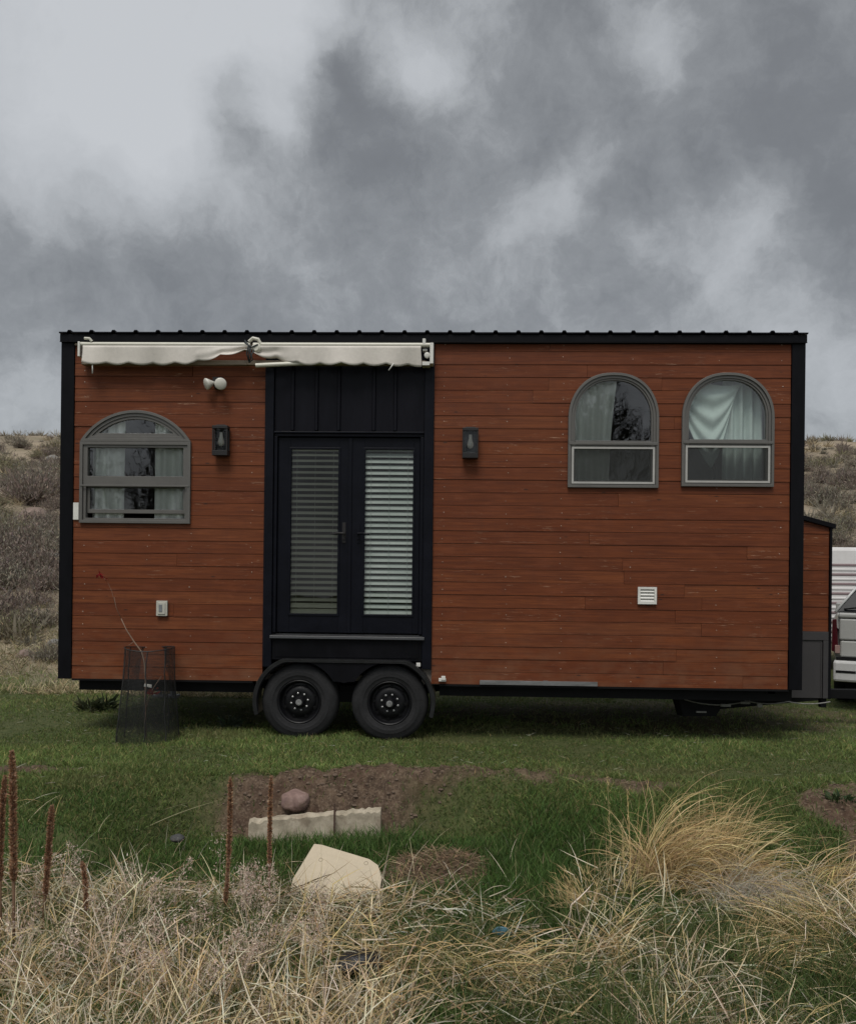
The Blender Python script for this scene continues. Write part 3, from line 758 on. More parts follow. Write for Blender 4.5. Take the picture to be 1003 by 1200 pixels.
def dirt_mask(x, y):
    x = np.asarray(x, float); y = np.asarray(y, float)
    e = edge_y(x); n = fbm(x * 3.1, y * 3.1, 4)
    inr = ss(-2.0, -1.6, x + .5 * n) * ss(2.6, 1.6, x + .8 * n)
    tt = (y - e) + .34 * n + .12 * fbm(x * 9, y * 9, 2)
    wid = .25 - .24 * ss(-.62, .0, x) - .06 * ss(.05, .6, x)
    band = inr * ss(-wid - .10, -wid + .05, tt) * ss(.02 + .24 * ss(-1.95, -1.0, x), -.08 + .16 * ss(-1.95, -1.0, x), tt) * (.62 + .38 * ss(.5, -.2, x)) * (1 - .75 * ss(.08, .22, fbm(x * 2.3 + 9, y * 4.1, 3)) * ss(-.6, .2, x))
    mulch = ss(1.35, .5, ((x + .08) / .34) ** 2 + ((y + 2.55) / .30) ** 2 + .9 * n)
    path = .22 * ss(1.25, .7, ((x + .25) / .22) ** 2 + ((y + 2.05) / .40) ** 2 + 1.2 * n)
    mound = ss(1.25, .75, ((x - 3.4) / .85) ** 2 + ((y + 2.4) / .90) ** 2 + 1.9 * n)
    leftd = ss(1.2, .8, ((x + 3.55) / .55) ** 2 + ((y + 1.5) / .14) ** 2 + 1.2 * n)
    strip_ = .85 * ss(-.3, .1, x) * ss(2.3, 1.5, x) * ss(-.15, -.05, tt) * ss(.22, .12, tt) * ss(-.34, -.16, fbm(x * 2.6 + 5, y * 5, 3))
    worn = .55 * ss(1.3, .7, ((x - 2.3) / 2.4) ** 2 + ((y - 1.6) / 1.0) ** 2 + 1.6 * n)
    return np.clip(np.maximum.reduce([band, strip_, mulch, mound, leftd, path, worn]), 0, 1)

def strip(name, xs, ys, mat, hole=None, dz=0.0, kind='structure'):
    X, Y = np.meshgrid(xs, ys); Z = height(X, Y) + dz
    V = np.stack([X.ravel(), Y.ravel(), Z.ravel()], 1); nx = len(xs); ny = len(ys)
    I, J = np.meshgrid(np.arange(nx - 1), np.arange(ny - 1)); q = (J * nx + I).ravel()
    Q = np.stack([q, q + 1, q + nx + 1, q + nx], 1)
    if hole:
        cx = (xs[:-1] + xs[1:]) / 2; cy = (ys[:-1] + ys[1:]) / 2; CXX, CYY = np.meshgrid(cx, cy)
        keep = ~((CXX > hole[0]) & (CXX < hole[1]) & (CYY > hole[2]) & (CYY < hole[3])); Q = Q[keep.ravel()]
    dm = dirt_mask(X, Y).ravel(); y0 = 2.75 + 6.2 * ss(1.0, 4.5, X)
    hm = ss(-.3, .9, Y - y0 + .8 * fbm(X * 2, Y * 2, 3)).ravel()
    cols = np.stack([dm, hm, np.zeros_like(dm)], 1)
    o = np_mesh(name, V, Q, np.zeros((0, 3), int), mat, cols, smooth=True); o['kind'] = kind; return o

gm, nt = new_mat('ground_surface'); k = N(nt)
at = k.n('ShaderNodeAttribute', attribute_name='col'); sp = k.n('ShaderNodeSeparateColor'); k.l(at.outputs['Color'], sp.inputs[0])
P = k.pos(); a = k.noise(P, 1.3, 5, .6); b_ = k.noise(P, 14, 5, .65); c_ = k.noise(P, 60, 3, .6)
lawn = k.mix(k.rng(b_, .35, .7), (.045, .060, .020), (.092, .098, .038)); lawn = k.mix(k.math('MULTIPLY', k.rng(a, .5, .8), .35), lawn, (.06, .052, .026))
dirt = k.mix(k.rng(b_, .35, .65), (.040, .026, .018), (.125, .086, .058)); dirt = k.mix(k.rng(c_, .5, .75), dirt, (.19, .14, .10)); dirt = k.mix(k.math('MULTIPLY', k.rng(k.noise(P, 5, 5, .7), .48, .62), .6), dirt, (.055, .030, .020))
hl = k.mix(k.rng(k.noise(P, .35, 6, .65), .35, .65), (.15, .125, .092), (.30, .245, .175)); hl = k.mix(k.math('MULTIPLY', k.rng(k.noise(P, 3, 5, .7), .5, .72), .7), hl, (.24, .178, .13))
hl = k.mix(k.math('MULTIPLY', k.rng(k.noise(P, .16, 3), .5, .7), .45), hl, (.12, .118, .065))
c = k.mix(sp.outputs[0], lawn, dirt); c = k.mix(sp.outputs[1], c, hl)
k.out(c, .9, k.math('ADD', b_, k.math('MULTIPLY', c_, .5)), .5, .02, .2)

fx = np.unique(np.round(np.concatenate([np.linspace(-18, -6, 25), np.arange(-6, 6.001, .035), np.linspace(6, 18, 25)]), 4))
fy = np.unique(np.round(np.concatenate([np.linspace(-14, -5.5, 18), np.arange(-5.5, -1.0, .03), np.arange(-1.0, 4.2, .06), np.linspace(4.2, 16, 48)]), 4))
strip('ground', fx, fy, gm)
hx = np.unique(np.concatenate([np.linspace(-160, -17, 90), np.linspace(-17, 17, 70), np.linspace(17, 160, 90)]))
hy = np.unique(np.concatenate([np.linspace(-60, -13, 16), np.linspace(-13, 15, 30), np.linspace(15, 62, 110), np.linspace(62, 160, 20)]))
strip('hillside', hx, hy, gm, hole=(-17, 17, -13, 15), dz=-.03)

# ================================================================== BLADES
def blades(P, H, Wd, phi, th0, kap, seg, col, coltip=None, drift=None, kink=0.0):
    n = len(P); pts = [P.copy()]; cur = P.copy(); dirs = []
    ph = phi.copy()
    kp_ = np.where(RG.random(n) < kink, RG.uniform(.25, .9, n), 9.0); ka_ = RG.uniform(.5, 1.9, n); kd_ = RG.normal(size=n) * 1.2
    for s_ in range(seg):
        t = (s_ + .5) / seg; th = th0 + kap * t ** 1.3
        if kink > 0: th = np.where(t > kp_, th + ka_, th)
        if drift is not None: ph = phi + drift * t
        if kink > 0: ph = np.where(t > kp_, ph + kd_, ph)
        d = np.stack([np.sin(th) * np.cos(ph), np.sin(th) * np.sin(ph), np.cos(th)], 1)
        cur = cur + d * (H / seg)[:, None]; pts.append(cur.copy()); dirs.append(d)
    rv = RG.normal(size=(n, 3)) * np.array([1, 1, .35]); V = []; C = []
    ct = col if coltip is None else coltip
    for s_ in range(seg + 1):
        d = dirs[min(s_, seg - 1)]; w = np.cross(d, rv); w /= np.maximum(np.linalg.norm(w, axis=1), 1e-6)[:, None]
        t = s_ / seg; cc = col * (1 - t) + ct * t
        if s_ < seg:
            k_ = (Wd * (1 - .75 * t ** 1.6))[:, None] * .5
            V += [pts[s_] - w * k_, pts[s_] + w * k_]; C += [cc, cc]
        else: V.append(pts[s_]); C.append(cc)
    m = 2 * seg + 1
    V = np.stack(V, 1).reshape(-1, 3); C = np.stack(C, 1).reshape(-1, 3); base = (np.arange(n) * m)[:, None]
    Q = np.concatenate([base + np.array([2 * i, 2 * i + 1, 2 * i + 3, 2 * i + 2]) for i in range(seg - 1)], 0) if seg > 1 else np.zeros((0, 4), int)
    T = base + np.array([2 * seg - 2, 2 * seg - 1, 2 * seg])
    return V, Q, T, C
def join(parts):
    Vs, Qs, Ts, Cs = [], [], [], []; o = 0
    for V, Q, T, C in parts:
        Vs.append(V); Qs.append(Q + o); Ts.append(T + o); Cs.append(C); o += len(V)
    return np.concatenate(Vs), np.concatenate(Qs), np.concatenate(Ts), np.concatenate(Cs)
def colmix(n, cols, jit=.12, w=None):
    c = np.array(cols)[RG.choice(len(cols), n, p=w)]
    return np.clip(c * (1 + RG.normal(size=(n, 1)) * jit) * (1 + RG.normal(size=(n, 3)) * jit * .25), .003, .95)
def wedge(n, y0, y1, mrg=.5):        # points on the visible ground between two distances
    y = RG.uniform(y0, y1, n * 2); hw = .545 * (y + 8) + mrg; hm = .545 * (max(abs(y0), y1) + 8) + mrg + 6
    x = RG.uniform(-1, 1, n * 2) * hw.max(); k_ = np.abs(x + .034 * (y + 8)) < hw
    return x[k_][:n], y[k_][:n]
def on_ground(x, y): return np.stack([x, y, height(x, y) - .006], 1)

bm_green = blade_mat('grass_blade', .6, .3); bm_dry = blade_mat('dry_blade', .75, .25)
greens = [tuple(q * w_ for q, w_ in zip(c_, (2.5, 2.0, 2.2))) for c_ in [(.040, .074, .020), (.050, .088, .023), (.062, .100, .027), (.032, .060, .016), (.085, .105, .036), (.12, .115, .05)]]
gw = [.24, .26, .2, .14, .12, .04]
parts = []
# short lawn
for y0, y1, n, hh in ((-2.0, .2, 105000, .042), (.2, 5.0, 120000, .042)):
    x, y = wedge(int(n * 1.45), y0, y1, 2.3); dm = dirt_mask(x, y); pat = fbm(x * .9 + 4, y * .9, 4); fine = fbm(x * 5, y * 5, 3)
    y0h = 2.75 + 6.2 * ss(1.0, 4.5, x); hm = ss(.2, 1.2, y - y0h + .8 * fbm(x * 2, y * 2, 3))
    keep = RG.random(len(x)) > np.maximum(np.clip(dm * 1.1, 0, .93), hm * .85); keep &= RG.random(len(x)) < (.72 + 1.2 * fine + .3)
    x, y, pat, fine = x[keep], y[keep], pat[keep], fine[keep]; n = len(x)
    H = hh * (.55 + RG.random(n)) * (1 + 1.6 * pat + .8 * fine)
    yel = ss(.06, .3, fbm(x * .8 + 31, y * 1.6 + 7, 4))[:, None]; col = colmix(n, greens, .18, gw) * (1 + 1.1 * pat + .6 * fine)[:, None]; col = col * (1 - .5 * yel) + np.array([.16, .14, .07]) * .5 * yel
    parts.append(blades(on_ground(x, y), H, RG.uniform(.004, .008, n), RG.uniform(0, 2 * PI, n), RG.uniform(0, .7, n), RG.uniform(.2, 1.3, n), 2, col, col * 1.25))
x, y = wedge(100000, -2.5, -1.35, 2.2); dm = dirt_mask(x, y); keep = RG.random(len(x)) > np.clip(dm * 1.1, 0, .96); x, y = x[keep], y[keep]; n = len(x); pat = fbm(x * 1.5, y * 1.5, 4)
col = colmix(n, greens, .15, gw) * (1 + .8 * pat)[:, None]
parts.append(blades(on_ground(x, y), .055 * (.5 + RG.random(n)) * (1 + pat), RG.uniform(.004, .008, n), RG.uniform(0, 2 * PI, n), RG.uniform(0, .8, n), RG.uniform(.2, 1.3, n), 2, col * .9, col * 1.2))
V, Q, T, C = join(parts); o = np_mesh('lawn_grass', V, Q, T, bm_green, C, smooth=False)
tag(o, 'short green lawn grass around and under the tiny house', 'grass', kind='stuff')
# longer green grass below the bank
parts = []
x, y = wedge(300000, -5.0, -1.7, 2.2)
e = edge_y(x); dm = dirt_mask(x, y); below = ss(0, .5, e - y - .12 + .2 * fbm(x * 3, y * 3, 2)); pat = fbm(x * 1.4, y * 1.4, 4); fine = fbm(x * 6, y * 6, 3)
strong = np.exp(-((x - .75) / .65) ** 2 - ((y + 2.7) / .8) ** 2) + .8 * np.exp(-((x + .75) / .8) ** 2 - ((y + 2.22) / .26) ** 2) + .3 * ss(-3.6, -4.6, y) + 1.0 * np.exp(-((x + .38) / .22) ** 2 - ((y + 2.08) / .12) ** 2)
keep = (RG.random(len(x)) < below * (1 - .93 * np.clip(dm * 1.1, 0, 1)) * np.clip(.58 + 1.1 * fine + .5 * strong, .05, 1))
x, y, pat, strong = x[keep], y[keep], pat[keep], strong[keep]; n = len(x)
H = (.055 + .12 * np.clip(strong, 0, 1)) * RG.uniform(.5, 1.5, n) * (1 + 1.2 * pat)
col = colmix(n, [(.060, .115, .028), (.080, .145, .036), (.105, .170, .045), (.044, .084, .022), (.20, .18, .09)], .15, [.28, .3, .2, .15, .07]) * (1 + .8 * pat)[:, None]
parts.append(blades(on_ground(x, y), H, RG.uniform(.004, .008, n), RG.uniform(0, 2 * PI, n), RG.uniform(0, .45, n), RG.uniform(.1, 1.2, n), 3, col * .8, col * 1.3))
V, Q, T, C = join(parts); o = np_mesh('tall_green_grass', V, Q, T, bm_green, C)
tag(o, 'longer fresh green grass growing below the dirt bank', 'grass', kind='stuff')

# -------- dry straw thicket in front
straw = [(.80, .655, .44), (.86, .75, .57), (.64, .49, .27), (.82, .74, .59), (.36, .25, .14), (.68, .51, .25), (.17, .12, .075)]
sw = [.22, .2, .16, .14, .1, .12, .06]
def clump(cx, cy, n, H0, H1, rad, th=(.05, .9), kp=(.3, 1.6), lean=None, wid=(.0032, .0075), cols=straw, w=sw, seg=6, kink=0.0):
    rr = rad * np.sqrt(RG.random(n)); an = RG.uniform(0, 2 * PI, n); x = cx + rr * np.cos(an); y = cy + rr * np.sin(an)
    ph = RG.uniform(0, 2 * PI, n) if lean is None else lean + RG.normal(size=n) * .75
    col = colmix(n, cols, .16, w)
    P = np.stack([x, y, height(x, y) - .01], 1)
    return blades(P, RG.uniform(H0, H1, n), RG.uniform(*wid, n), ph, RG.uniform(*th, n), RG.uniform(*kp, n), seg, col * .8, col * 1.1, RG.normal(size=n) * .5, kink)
parts = []
W1, W2 = (.0032, .0075), (.0042, .0105)
def scatter(nc, x0, x1, y0, y1, fn):
    for _ in range(nc):
        cx = RG.uniform(x0, x1); cy = RG.uniform(y0, y1)
        if fbm(np.array([cx * 1.7 + 3]), np.array([cy * 1.7]), 3)[0] > -.09: fn(cx, cy)
# left thicket
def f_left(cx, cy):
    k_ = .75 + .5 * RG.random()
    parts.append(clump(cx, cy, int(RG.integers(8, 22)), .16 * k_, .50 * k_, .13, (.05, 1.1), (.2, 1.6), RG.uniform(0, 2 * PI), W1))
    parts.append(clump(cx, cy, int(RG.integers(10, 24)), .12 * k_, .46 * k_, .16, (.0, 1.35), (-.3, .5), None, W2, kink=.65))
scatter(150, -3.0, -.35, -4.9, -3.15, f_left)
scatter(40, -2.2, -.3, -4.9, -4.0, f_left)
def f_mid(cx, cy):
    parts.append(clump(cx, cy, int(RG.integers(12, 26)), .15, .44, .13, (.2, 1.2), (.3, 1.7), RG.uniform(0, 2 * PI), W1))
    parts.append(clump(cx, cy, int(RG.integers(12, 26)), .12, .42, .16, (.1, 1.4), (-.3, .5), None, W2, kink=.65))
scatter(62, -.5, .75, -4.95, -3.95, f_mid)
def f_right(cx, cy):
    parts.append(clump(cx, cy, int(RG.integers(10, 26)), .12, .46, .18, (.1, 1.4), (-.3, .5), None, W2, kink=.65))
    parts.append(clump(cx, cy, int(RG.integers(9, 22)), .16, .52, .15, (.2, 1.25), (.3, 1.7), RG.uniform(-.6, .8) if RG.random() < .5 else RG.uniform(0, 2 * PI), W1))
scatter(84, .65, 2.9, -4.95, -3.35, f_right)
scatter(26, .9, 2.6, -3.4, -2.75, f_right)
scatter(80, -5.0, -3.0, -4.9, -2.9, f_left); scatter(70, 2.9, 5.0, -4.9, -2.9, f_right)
for px, py, nn_, ln_ in ((985, 1085, 260, -2.7), (940, 1100, 180, -2.9), (700, 1110, 90, .3), (560, 1120, 170, -1.2), (480, 1115, 150, -1.6), (620, 1130, 120, -1.4), (870, 1120, 120, .2), (960, 1030, 110, .1)):
    g = at_z(px, py + 18, -.40); parts.append(clump(g.x, g.y, nn_, .25, .6, .16, (.35, .9), (.9, 1.7), ln_, (.003, .0065), [(.72, .55, .27), (.64, .48, .24), (.76, .63, .40), (.5, .36, .18)], None, 7, .15))
# flattened litter of short broken stems close to the soil
x, y = wedge(38000, -5.0, -3.0, 2.2); keep = RG.random(len(x)) < np.clip(.55 + fbm(x * 2, y * 2, 3) * 1.5, 0, 1) * np.clip(1 - np.exp(-((x - .8) / .55) ** 2 - ((y + 3.2) / .7) ** 2), 0, 1)
x, y = x[keep], y[keep]; n = len(x); col = colmix(n, straw, .2, sw); Pg = on_ground(x, y); Pg[:, 2] += RG.uniform(.01, .10, n)
parts.append(blades(Pg, RG.uniform(.06, .30, n), RG.uniform(.003, .0085, n), RG.uniform(0, 2 * PI, n), RG.uniform(.9, 1.6, n), RG.uniform(-.3, .7, n), 3, col * .7, col * .7))
# few loose stems further back
x, y = wedge(260, -3.3, -2.2, .2); n = len(x); col = colmix(n, straw, .15, sw)
parts.append(blades(on_ground(x, y), RG.uniform(.1, .34, n), RG.uniform(.002, .0038, n), RG.uniform(0, 2 * PI, n), RG.uniform(.1, 1.3, n), RG.uniform(.2, 1.2, n), 5, col, col))
V, Q, T, C = join(parts); o = np_mesh('dry_grass', V, Q, T, bm_dry, C)
tag(o, 'tangled dry straw-coloured grass filling the front of the picture', 'dry grass', kind='stuff')
# green shoots among the straw
parts = []
x, y = wedge(62000, -5.0, -3.3, 2.2); keep = RG.random(len(x)) < np.clip(.32 + .35 * ss(.2, 1.0, x) + 2.2 * fbm(x * 1.6 + 7, y * 1.6, 3), 0, 1); x, y = x[keep], y[keep]; n = len(x)
col = colmix(n, [(.075, .115, .032), (.11, .150, .050), (.17, .18, .075), (.05, .085, .025)], .15)
parts.append(blades(on_ground(x, y), RG.uniform(.10, .33, n), RG.uniform(.003, .006, n), RG.uniform(0, 2 * PI, n), RG.uniform(0, .6, n), RG.uniform(.1, 1.3, n), 4, col * .7, col * 1.2))
V, Q, T, C = join(parts); o = np_mesh('green_shoots', V, Q, T, bm_green, C)
tag(o, 'green grass shoots growing up through the dry straw', 'grass', kind='stuff')
# fluffy pale seed heads
parts = []
fl = [(.56, .43, .35), (.66, .53, .44), (.44, .33, .26), (.60, .51, .42)]
def plume(bx, by, hgt, lean, amt=.5, dens=150, rad=.035):
    ln = hgt; ph = lean; th = RG.uniform(.05, .35); kp = RG.uniform(.1, .6)
    z0 = float(height(bx, by)); ts = np.linspace(0, 1, 13); p = np.array([bx, by, z0]); pts = [p]
    for t in ts[1:]:
        a = th + kp * t ** 1.3; p = p + np.array([math.sin(a) * math.cos(ph), math.sin(a) * math.sin(ph), math.cos(a)]) * ln / 12; pts.append(p)
    pts = np.array(pts); col = colmix(1, fl, .08)
    V = []
    one = blades(pts[:1], np.array([ln]), np.array([.0035]), np.array([ph]), np.array([th]), np.array([kp]), 8, col * .8, col); parts.append(one)
    n = dens; u = RG.uniform(1 - amt, 1.0, n); idx = u * 12; i0 = np.minimum(idx.astype(int), 11); fr_ = (idx - i0)[:, None]
    q = pts[i0] * (1 - fr_) + pts[i0 + 1] * fr_
    q = q + RG.normal(size=(n, 3)) * (rad * (.35 + .8 * np.sin((u - 1 + amt) / amt * PI)))[:, None]
    c = colmix(n, fl, .14)
    parts.append(blades(q, RG.uniform(.008, .022, n), RG.uniform(.003, .007, n), RG.uniform(0, 2 * PI, n), RG.uniform(.1, 1.5, n), RG.uniform(-.5, .8, n), 2, c, c * 1.1))
for px, py, n, sx, sy in ((205, 1075, 12, 40, 25), (245, 1120, 10, 40, 30), (60, 1090, 8, 60, 40), (285, 1050, 7, 16, 16), (345, 1075, 8, 22, 18), (130, 1120, 8, 60, 30), (300, 1130, 6, 40, 20), (80, 1010, 6, 20, 8)):
    for _ in range(n):
        g = at_z(px + RG.normal() * sx, py + RG.normal() * sy + 52, -.40); 
        if g.y < -5.2: continue
        plume(g.x, g.y, RG.uniform(.26, .44), RG.uniform(0, 2 * PI), RG.uniform(.4, .65), int(RG.integers(90, 190)), RG.uniform(.018, .040))
V, Q, T, C = join(parts); o = np_mesh('seed_heads', V, Q, T, bm_dry, C)
tag(o, 'fluffy pinkish seed heads standing in the dry grass at the left', 'seed heads', kind='stuff')

# -------- tussocks at the right that read as plants of their own
def tussock(name, label, cat, parts):
    V, Q, T, C = join(parts); o = np_mesh(name, V, Q, T, bm_dry, C); return tag(o, label, cat)
g = at_z(800, 1040, -.36); parts = []
gold = [(.64, .49, .23), (.72, .58, .32), (.52, .38, .18), (.42, .30, .16)]
for (dx, dy, n, h0, h1, lean, th, kp) in ((-.22, .05, 120, .62, 1.08, .12, (.0, .35), (1.5, 2.3)), (-.12, .02, 130, .5, .9, .2, (.1, .5), (1.2, 2.1)), (-.05, .0, 80, .4, .7, .35, (.15, .6), (.8, 1.8)), (.14, .06, 85, .45, .80, .25, (.35, .7), (-.3, .4)),
                                          (-.15, 0, 70, .3, .6, 2.9, (.2, .8), (.6, 1.8)), (.0, -.05, 150, .2, .45, -1.4, (.4, 1.2), (.5, 1.6)), (.25, .0, 110, .35, .8, .1, (.4, .9), (.5, 1.5)), (-.25, -.03, 80, .35, .75, .3, (.2, .7), (1.2, 2.0)), (.35, .02, 110, .3, .65, .2, (.3, .9), (1.0, 2.0)), (.1, .1, 60, .6, .95, .1, (.25, .6), (.9, 1.6))):
    parts.append(clump(g.x + dx, g.y + dy, n, h0, h1, .09, th, kp, lean, (.003, .0062), gold, None, 9, .12))
tussock('dry_grass_tussock', 'tall golden tussock of dry grass arching over to the right', 'dry grass', parts)
g = at_z(905, 1075, -.36); parts = []
gry = [(.46, .43, .35), (.54, .50, .42), (.34, .31, .24), (.56, .44, .32)]
parts.append(clump(g.x, g.y + .1, 520, .22, .55, .28, (.2, .9), (.9, 2.0), None, (.0022, .004), gry, None, 8))
parts.append(clump(g.x - .15, g.y + .12, 240, .25, .5, .2, (.4, 1.0), (.8, 1.8), .2, (.0022, .004), gry, None, 8))
tussock('matted_grass_tussock', 'low grey matted tussock beside the golden arching grass', 'dry grass', parts)
g = at_z(728, 1060, -.38); parts = []
for tx, hh in ((-.06, .78), (.06, .73), (.02, .5)):
    c = colmix(1, gold, .1); parts.append(blades(np.array([[g.x + tx, g.y, g.z]]), np.array([hh]), np.array([.007]), np.array([PI * .9 + tx * 5]), np.array([.02]), np.array([.07]), 9, c, c))
    n = 60; u = RG.uniform(.12, 1, n); q = np.stack([g.x + tx - .04 * u * hh + RG.normal(size=n) * .006, np.full(n, g.y) + RG.normal(size=n) * .006, g.z + u * hh], 1); cc = colmix(n, gold, .12)
    parts.append(blades(q, RG.uniform(.02, .06, n), RG.uniform(.002, .004, n), RG.uniform(0, 2 * PI, n), RG.uniform(.1, .7, n), RG.uniform(0, .5, n), 3, cc, cc))
parts.append(clump(g.x, g.y, 60, .12, .35, .06, (.2, 1.0), (.3, 1.5), None, (.002, .004), gold, None, 6))
tussock('upright_dry_weed', 'two thin upright dry stalks with side twigs at the golden tussock', 'dry weed', parts)
g = at_z(672, 1085, -.38); parts = []
for q in range(26):
    an = RG.uniform(1.2, 3.6); hh = RG.uniform(.25, .46); c = colmix(1, gold, .1)
    b0 = blades(np.array([[g.x + .12, g.y, g.z]]), np.array([hh]), np.array([.0035]), np.array([an]), np.array([RG.uniform(.25, .7)]), np.array([RG.uniform(.6, 1.5)]), 8, c, c); parts.append(b0)
    n = 16; ids = RG.integers(6, 16, n); q0 = b0[0][ids]; cc = colmix(n, gold, .1)
    parts.append(blades(q0, RG.uniform(.04, .12, n), RG.uniform(.0018, .003, n), an + RG.normal(size=n) * .9, RG.uniform(.3, 1.3, n), RG.uniform(-.2, .8, n), 3, cc, cc))
tussock('branching_dry_weed', 'sparse branching dry weed drooping left over the green grass', 'dry weed', parts)
parts = []                                              # a long fallen stem lying over the lawn edge
for (pa, pb, z_) in (((95, 992), (262, 938), -.02), ((150, 985), (255, 945), -.04), ((205, 968), (178, 925), -.02)):
    A = at_z(*pa, -.30); Bq = at_z(*pb, -.16); d = Bq - A; L = d.length; ph = math.atan2(d.y, d.x); th = math.acos(max(-1, min(1, d.z / L)))
    c = np.array([[.40, .37, .22]]); parts.append(blades(np.array([tuple(A + Vector((0, 0, .03)))]), np.array([L]), np.array([.006]), np.array([ph]), np.array([th - .12]), np.array([.24]), 9, c, c))
tussock('fallen_stem', 'long pale fallen stem lying across the grass left of the bank', 'stem', parts)

# -------- clods and small stones on the bare soil
mb = MB()
x = RG.uniform(-2.4, 4.2, 9000); y = RG.uniform(-3.1, -1.1, 9000); dm = dirt_mask(x, y); kk = RG.random(9000) < dm * .7; x, y = x[kk], y[kk]; z = height(x, y)
soil = plain('soil_clod', (.115, .080, .056), .95, .5, 60, .4, .004)
for i in range(len(x)):
    r = .004 + .017 * RG.random() ** 2.4; an = RG.uniform(0, 2 * PI); p = []
    for zz, rr in ((-.5, .8), (.1, 1.0), (.65, .55)):
        for q in range(5):
            a_ = an + q * 2 * PI / 5; f = rr * r * RG.uniform(.75, 1.25); p.append((x[i] + f * math.cos(a_) * 1.1, y[i] + f * math.sin(a_), z[i] + (zz - .35) * r * .9))
    b0 = len(mb.v); mb.v += p
    for lv in range(2):
        for q in range(5): mb.face((b0 + lv * 5 + q, b0 + lv * 5 + (q + 1) % 5, b0 + lv * 5 + 5 + (q + 1) % 5, b0 + lv * 5 + 5 + q))
    mb.face([b0 + 10 + q for q in range(5)])
o = mb.build('soil_clods', soil); tag(o, 'brown crumbs of soil lying on the bare dirt bank', 'soil', kind='stuff')
parts = []
x, y = RG.uniform(-2.4, 3.8, 9000), RG.uniform(-3.0, -1.2, 9000); kk = RG.random(9000) < dirt_mask(x, y) * .8; x, y = x[kk], y[kk]; n = len(x)
Pg = on_ground(x, y); Pg[:, 2] += .012; c = colmix(n, [(.16, .11, .07), (.26, .19, .12), (.10, .07, .05), (.34, .27, .18)], .2)
parts.append(blades(Pg, RG.uniform(.02, .09, n), RG.uniform(.002, .004, n), RG.uniform(0, 2 * PI, n), RG.uniform(1.1, 1.7, n), RG.uniform(-.2, .4, n), 2, c, c))
x = -.08 + RG.normal(size=2600) * .22; y = -2.55 + RG.normal(size=2600) * .17; n = len(x); Pg = on_ground(x, y); Pg[:, 2] += RG.uniform(0, .03, n); c = colmix(n, [(.30, .21, .13), (.42, .31, .20), (.20, .14, .09), (.14, .10, .065)], .2)
parts.append(blades(Pg, RG.uniform(.03, .14, n), RG.uniform(.0025, .006, n), RG.uniform(0, 2 * PI, n), RG.uniform(1.0, 1.7, n), RG.uniform(-.2, .4, n), 2, c, c))
x, y = wedge(1500, -2.0, 2.6, .2); n = len(x); Pg = on_ground(x, y); Pg[:, 2] += .028; c = colmix(n, [(.30, .27, .18), (.22, .2, .12), (.4, .38, .3)], .2)
parts.append(blades(Pg, RG.uniform(.02, .10, n), RG.uniform(.002, .005, n), RG.uniform(0, 2 * PI, n), RG.uniform(1.2, 1.7, n), RG.uniform(-.2, .3, n), 2, c, c))
V, Q, T, C = join(parts); o = np_mesh('dead_bits', V, Q, T, bm_dry, C); tag(o, 'bits of dead stem strewn over lawn and soil', 'plant litter', kind='stuff')

# ================================================================== STONES, SLABS, SCRAPS
def rock(name, loc, dims, mat, label, cat, seed, rot=0., sharp=1.0):
    import bmesh
    bm = bmesh.new(); bmesh.ops.create_icosphere(bm, subdivisions=4, radius=1)
    rnd = np.random.default_rng(seed); off = rnd.random(3) * 50
    from mathutils import noise
    for v in bm.verts:
        c = v.co.copy(); q = c * 1.3 + Vector(off)
        f = 1 + .12 * noise.noise(q) + .06 * noise.noise(q * 2.4) + .04 * noise.noise(q * 6)
        for k_ in range(5):                             # a few flattened faces
            nrm = Vector(np.random.default_rng(seed * 9 + k_).normal(size=3)).normalized(); dd = c.dot(nrm)
            if dd * f > .80: f *= (.80 / (dd * f)) ** .7
        v.co = c * f
    for v in bm.verts: v.co = Vector((v.co.x * dims[0], v.co.y * dims[1], v.co.z * dims[2]))
    me = bpy.data.meshes.new(name); bm.to_mesh(me); bm.free()
    me.polygons.foreach_set('use_smooth', [True] * len(me.polygons)); me.materials.append(mat)
    o = link(name, me); o.location = loc; o.rotation_euler = (0, 0, rot); return tag(o, label, cat)
def stone_mat(name, cols, sc=9):
    m, nt = new_mat(name); k = N(nt); v = k.obj()
    a = k.noise(v, sc, 6, .65, .3); b = k.noise(v, sc * 5, 5, .7)
    c = k.ramp(a, [(.3, cols[0]), (.5, cols[1]), (.68, cols[2])]); st_ = k.noise(v, sc * .45, 5, .7, .8); c = k.mix(k.math('MULTIPLY', k.rng(st_, .52, .62), .5), c, (.16, .115, .08)); c = k.mix(k.math('MULTIPLY', k.rng(b, .5, .75), .45), c, tuple(x * .45 for x in cols[1]))
    k.out(c, .85, k.math('ADD', a, k.math('MULTIPLY', b, .4)), .5, .012, .3); return m
redst = stone_mat('red_sandstone', [(.13, .085, .075), (.22, .145, .125), (.28, .20, .175)], 14)
greyst = stone_mat('grey_stone', [(.10, .10, .095), (.20, .19, .175), (.30, .285, .26)], 12)
darkst = stone_mat('dark_stone', [(.030, .030, .032), (.06, .06, .06), (.10, .10, .10)], 12)
pinkst = stone_mat('pink_sandstone', [(.14, .10, .085), (.21, .155, .13), (.27, .21, .18)], 3)
p = at_y(346, 939, -1.86)
rock('boulder', p, (.112, .10, .083), redst, 'round reddish boulder sitting on the dirt above the pale blocks', 'boulder', 5, .4)
conc = stone_mat('pale_concrete', [(.26, .225, .165), (.38, .33, .25), (.50, .44, .345)], 9)
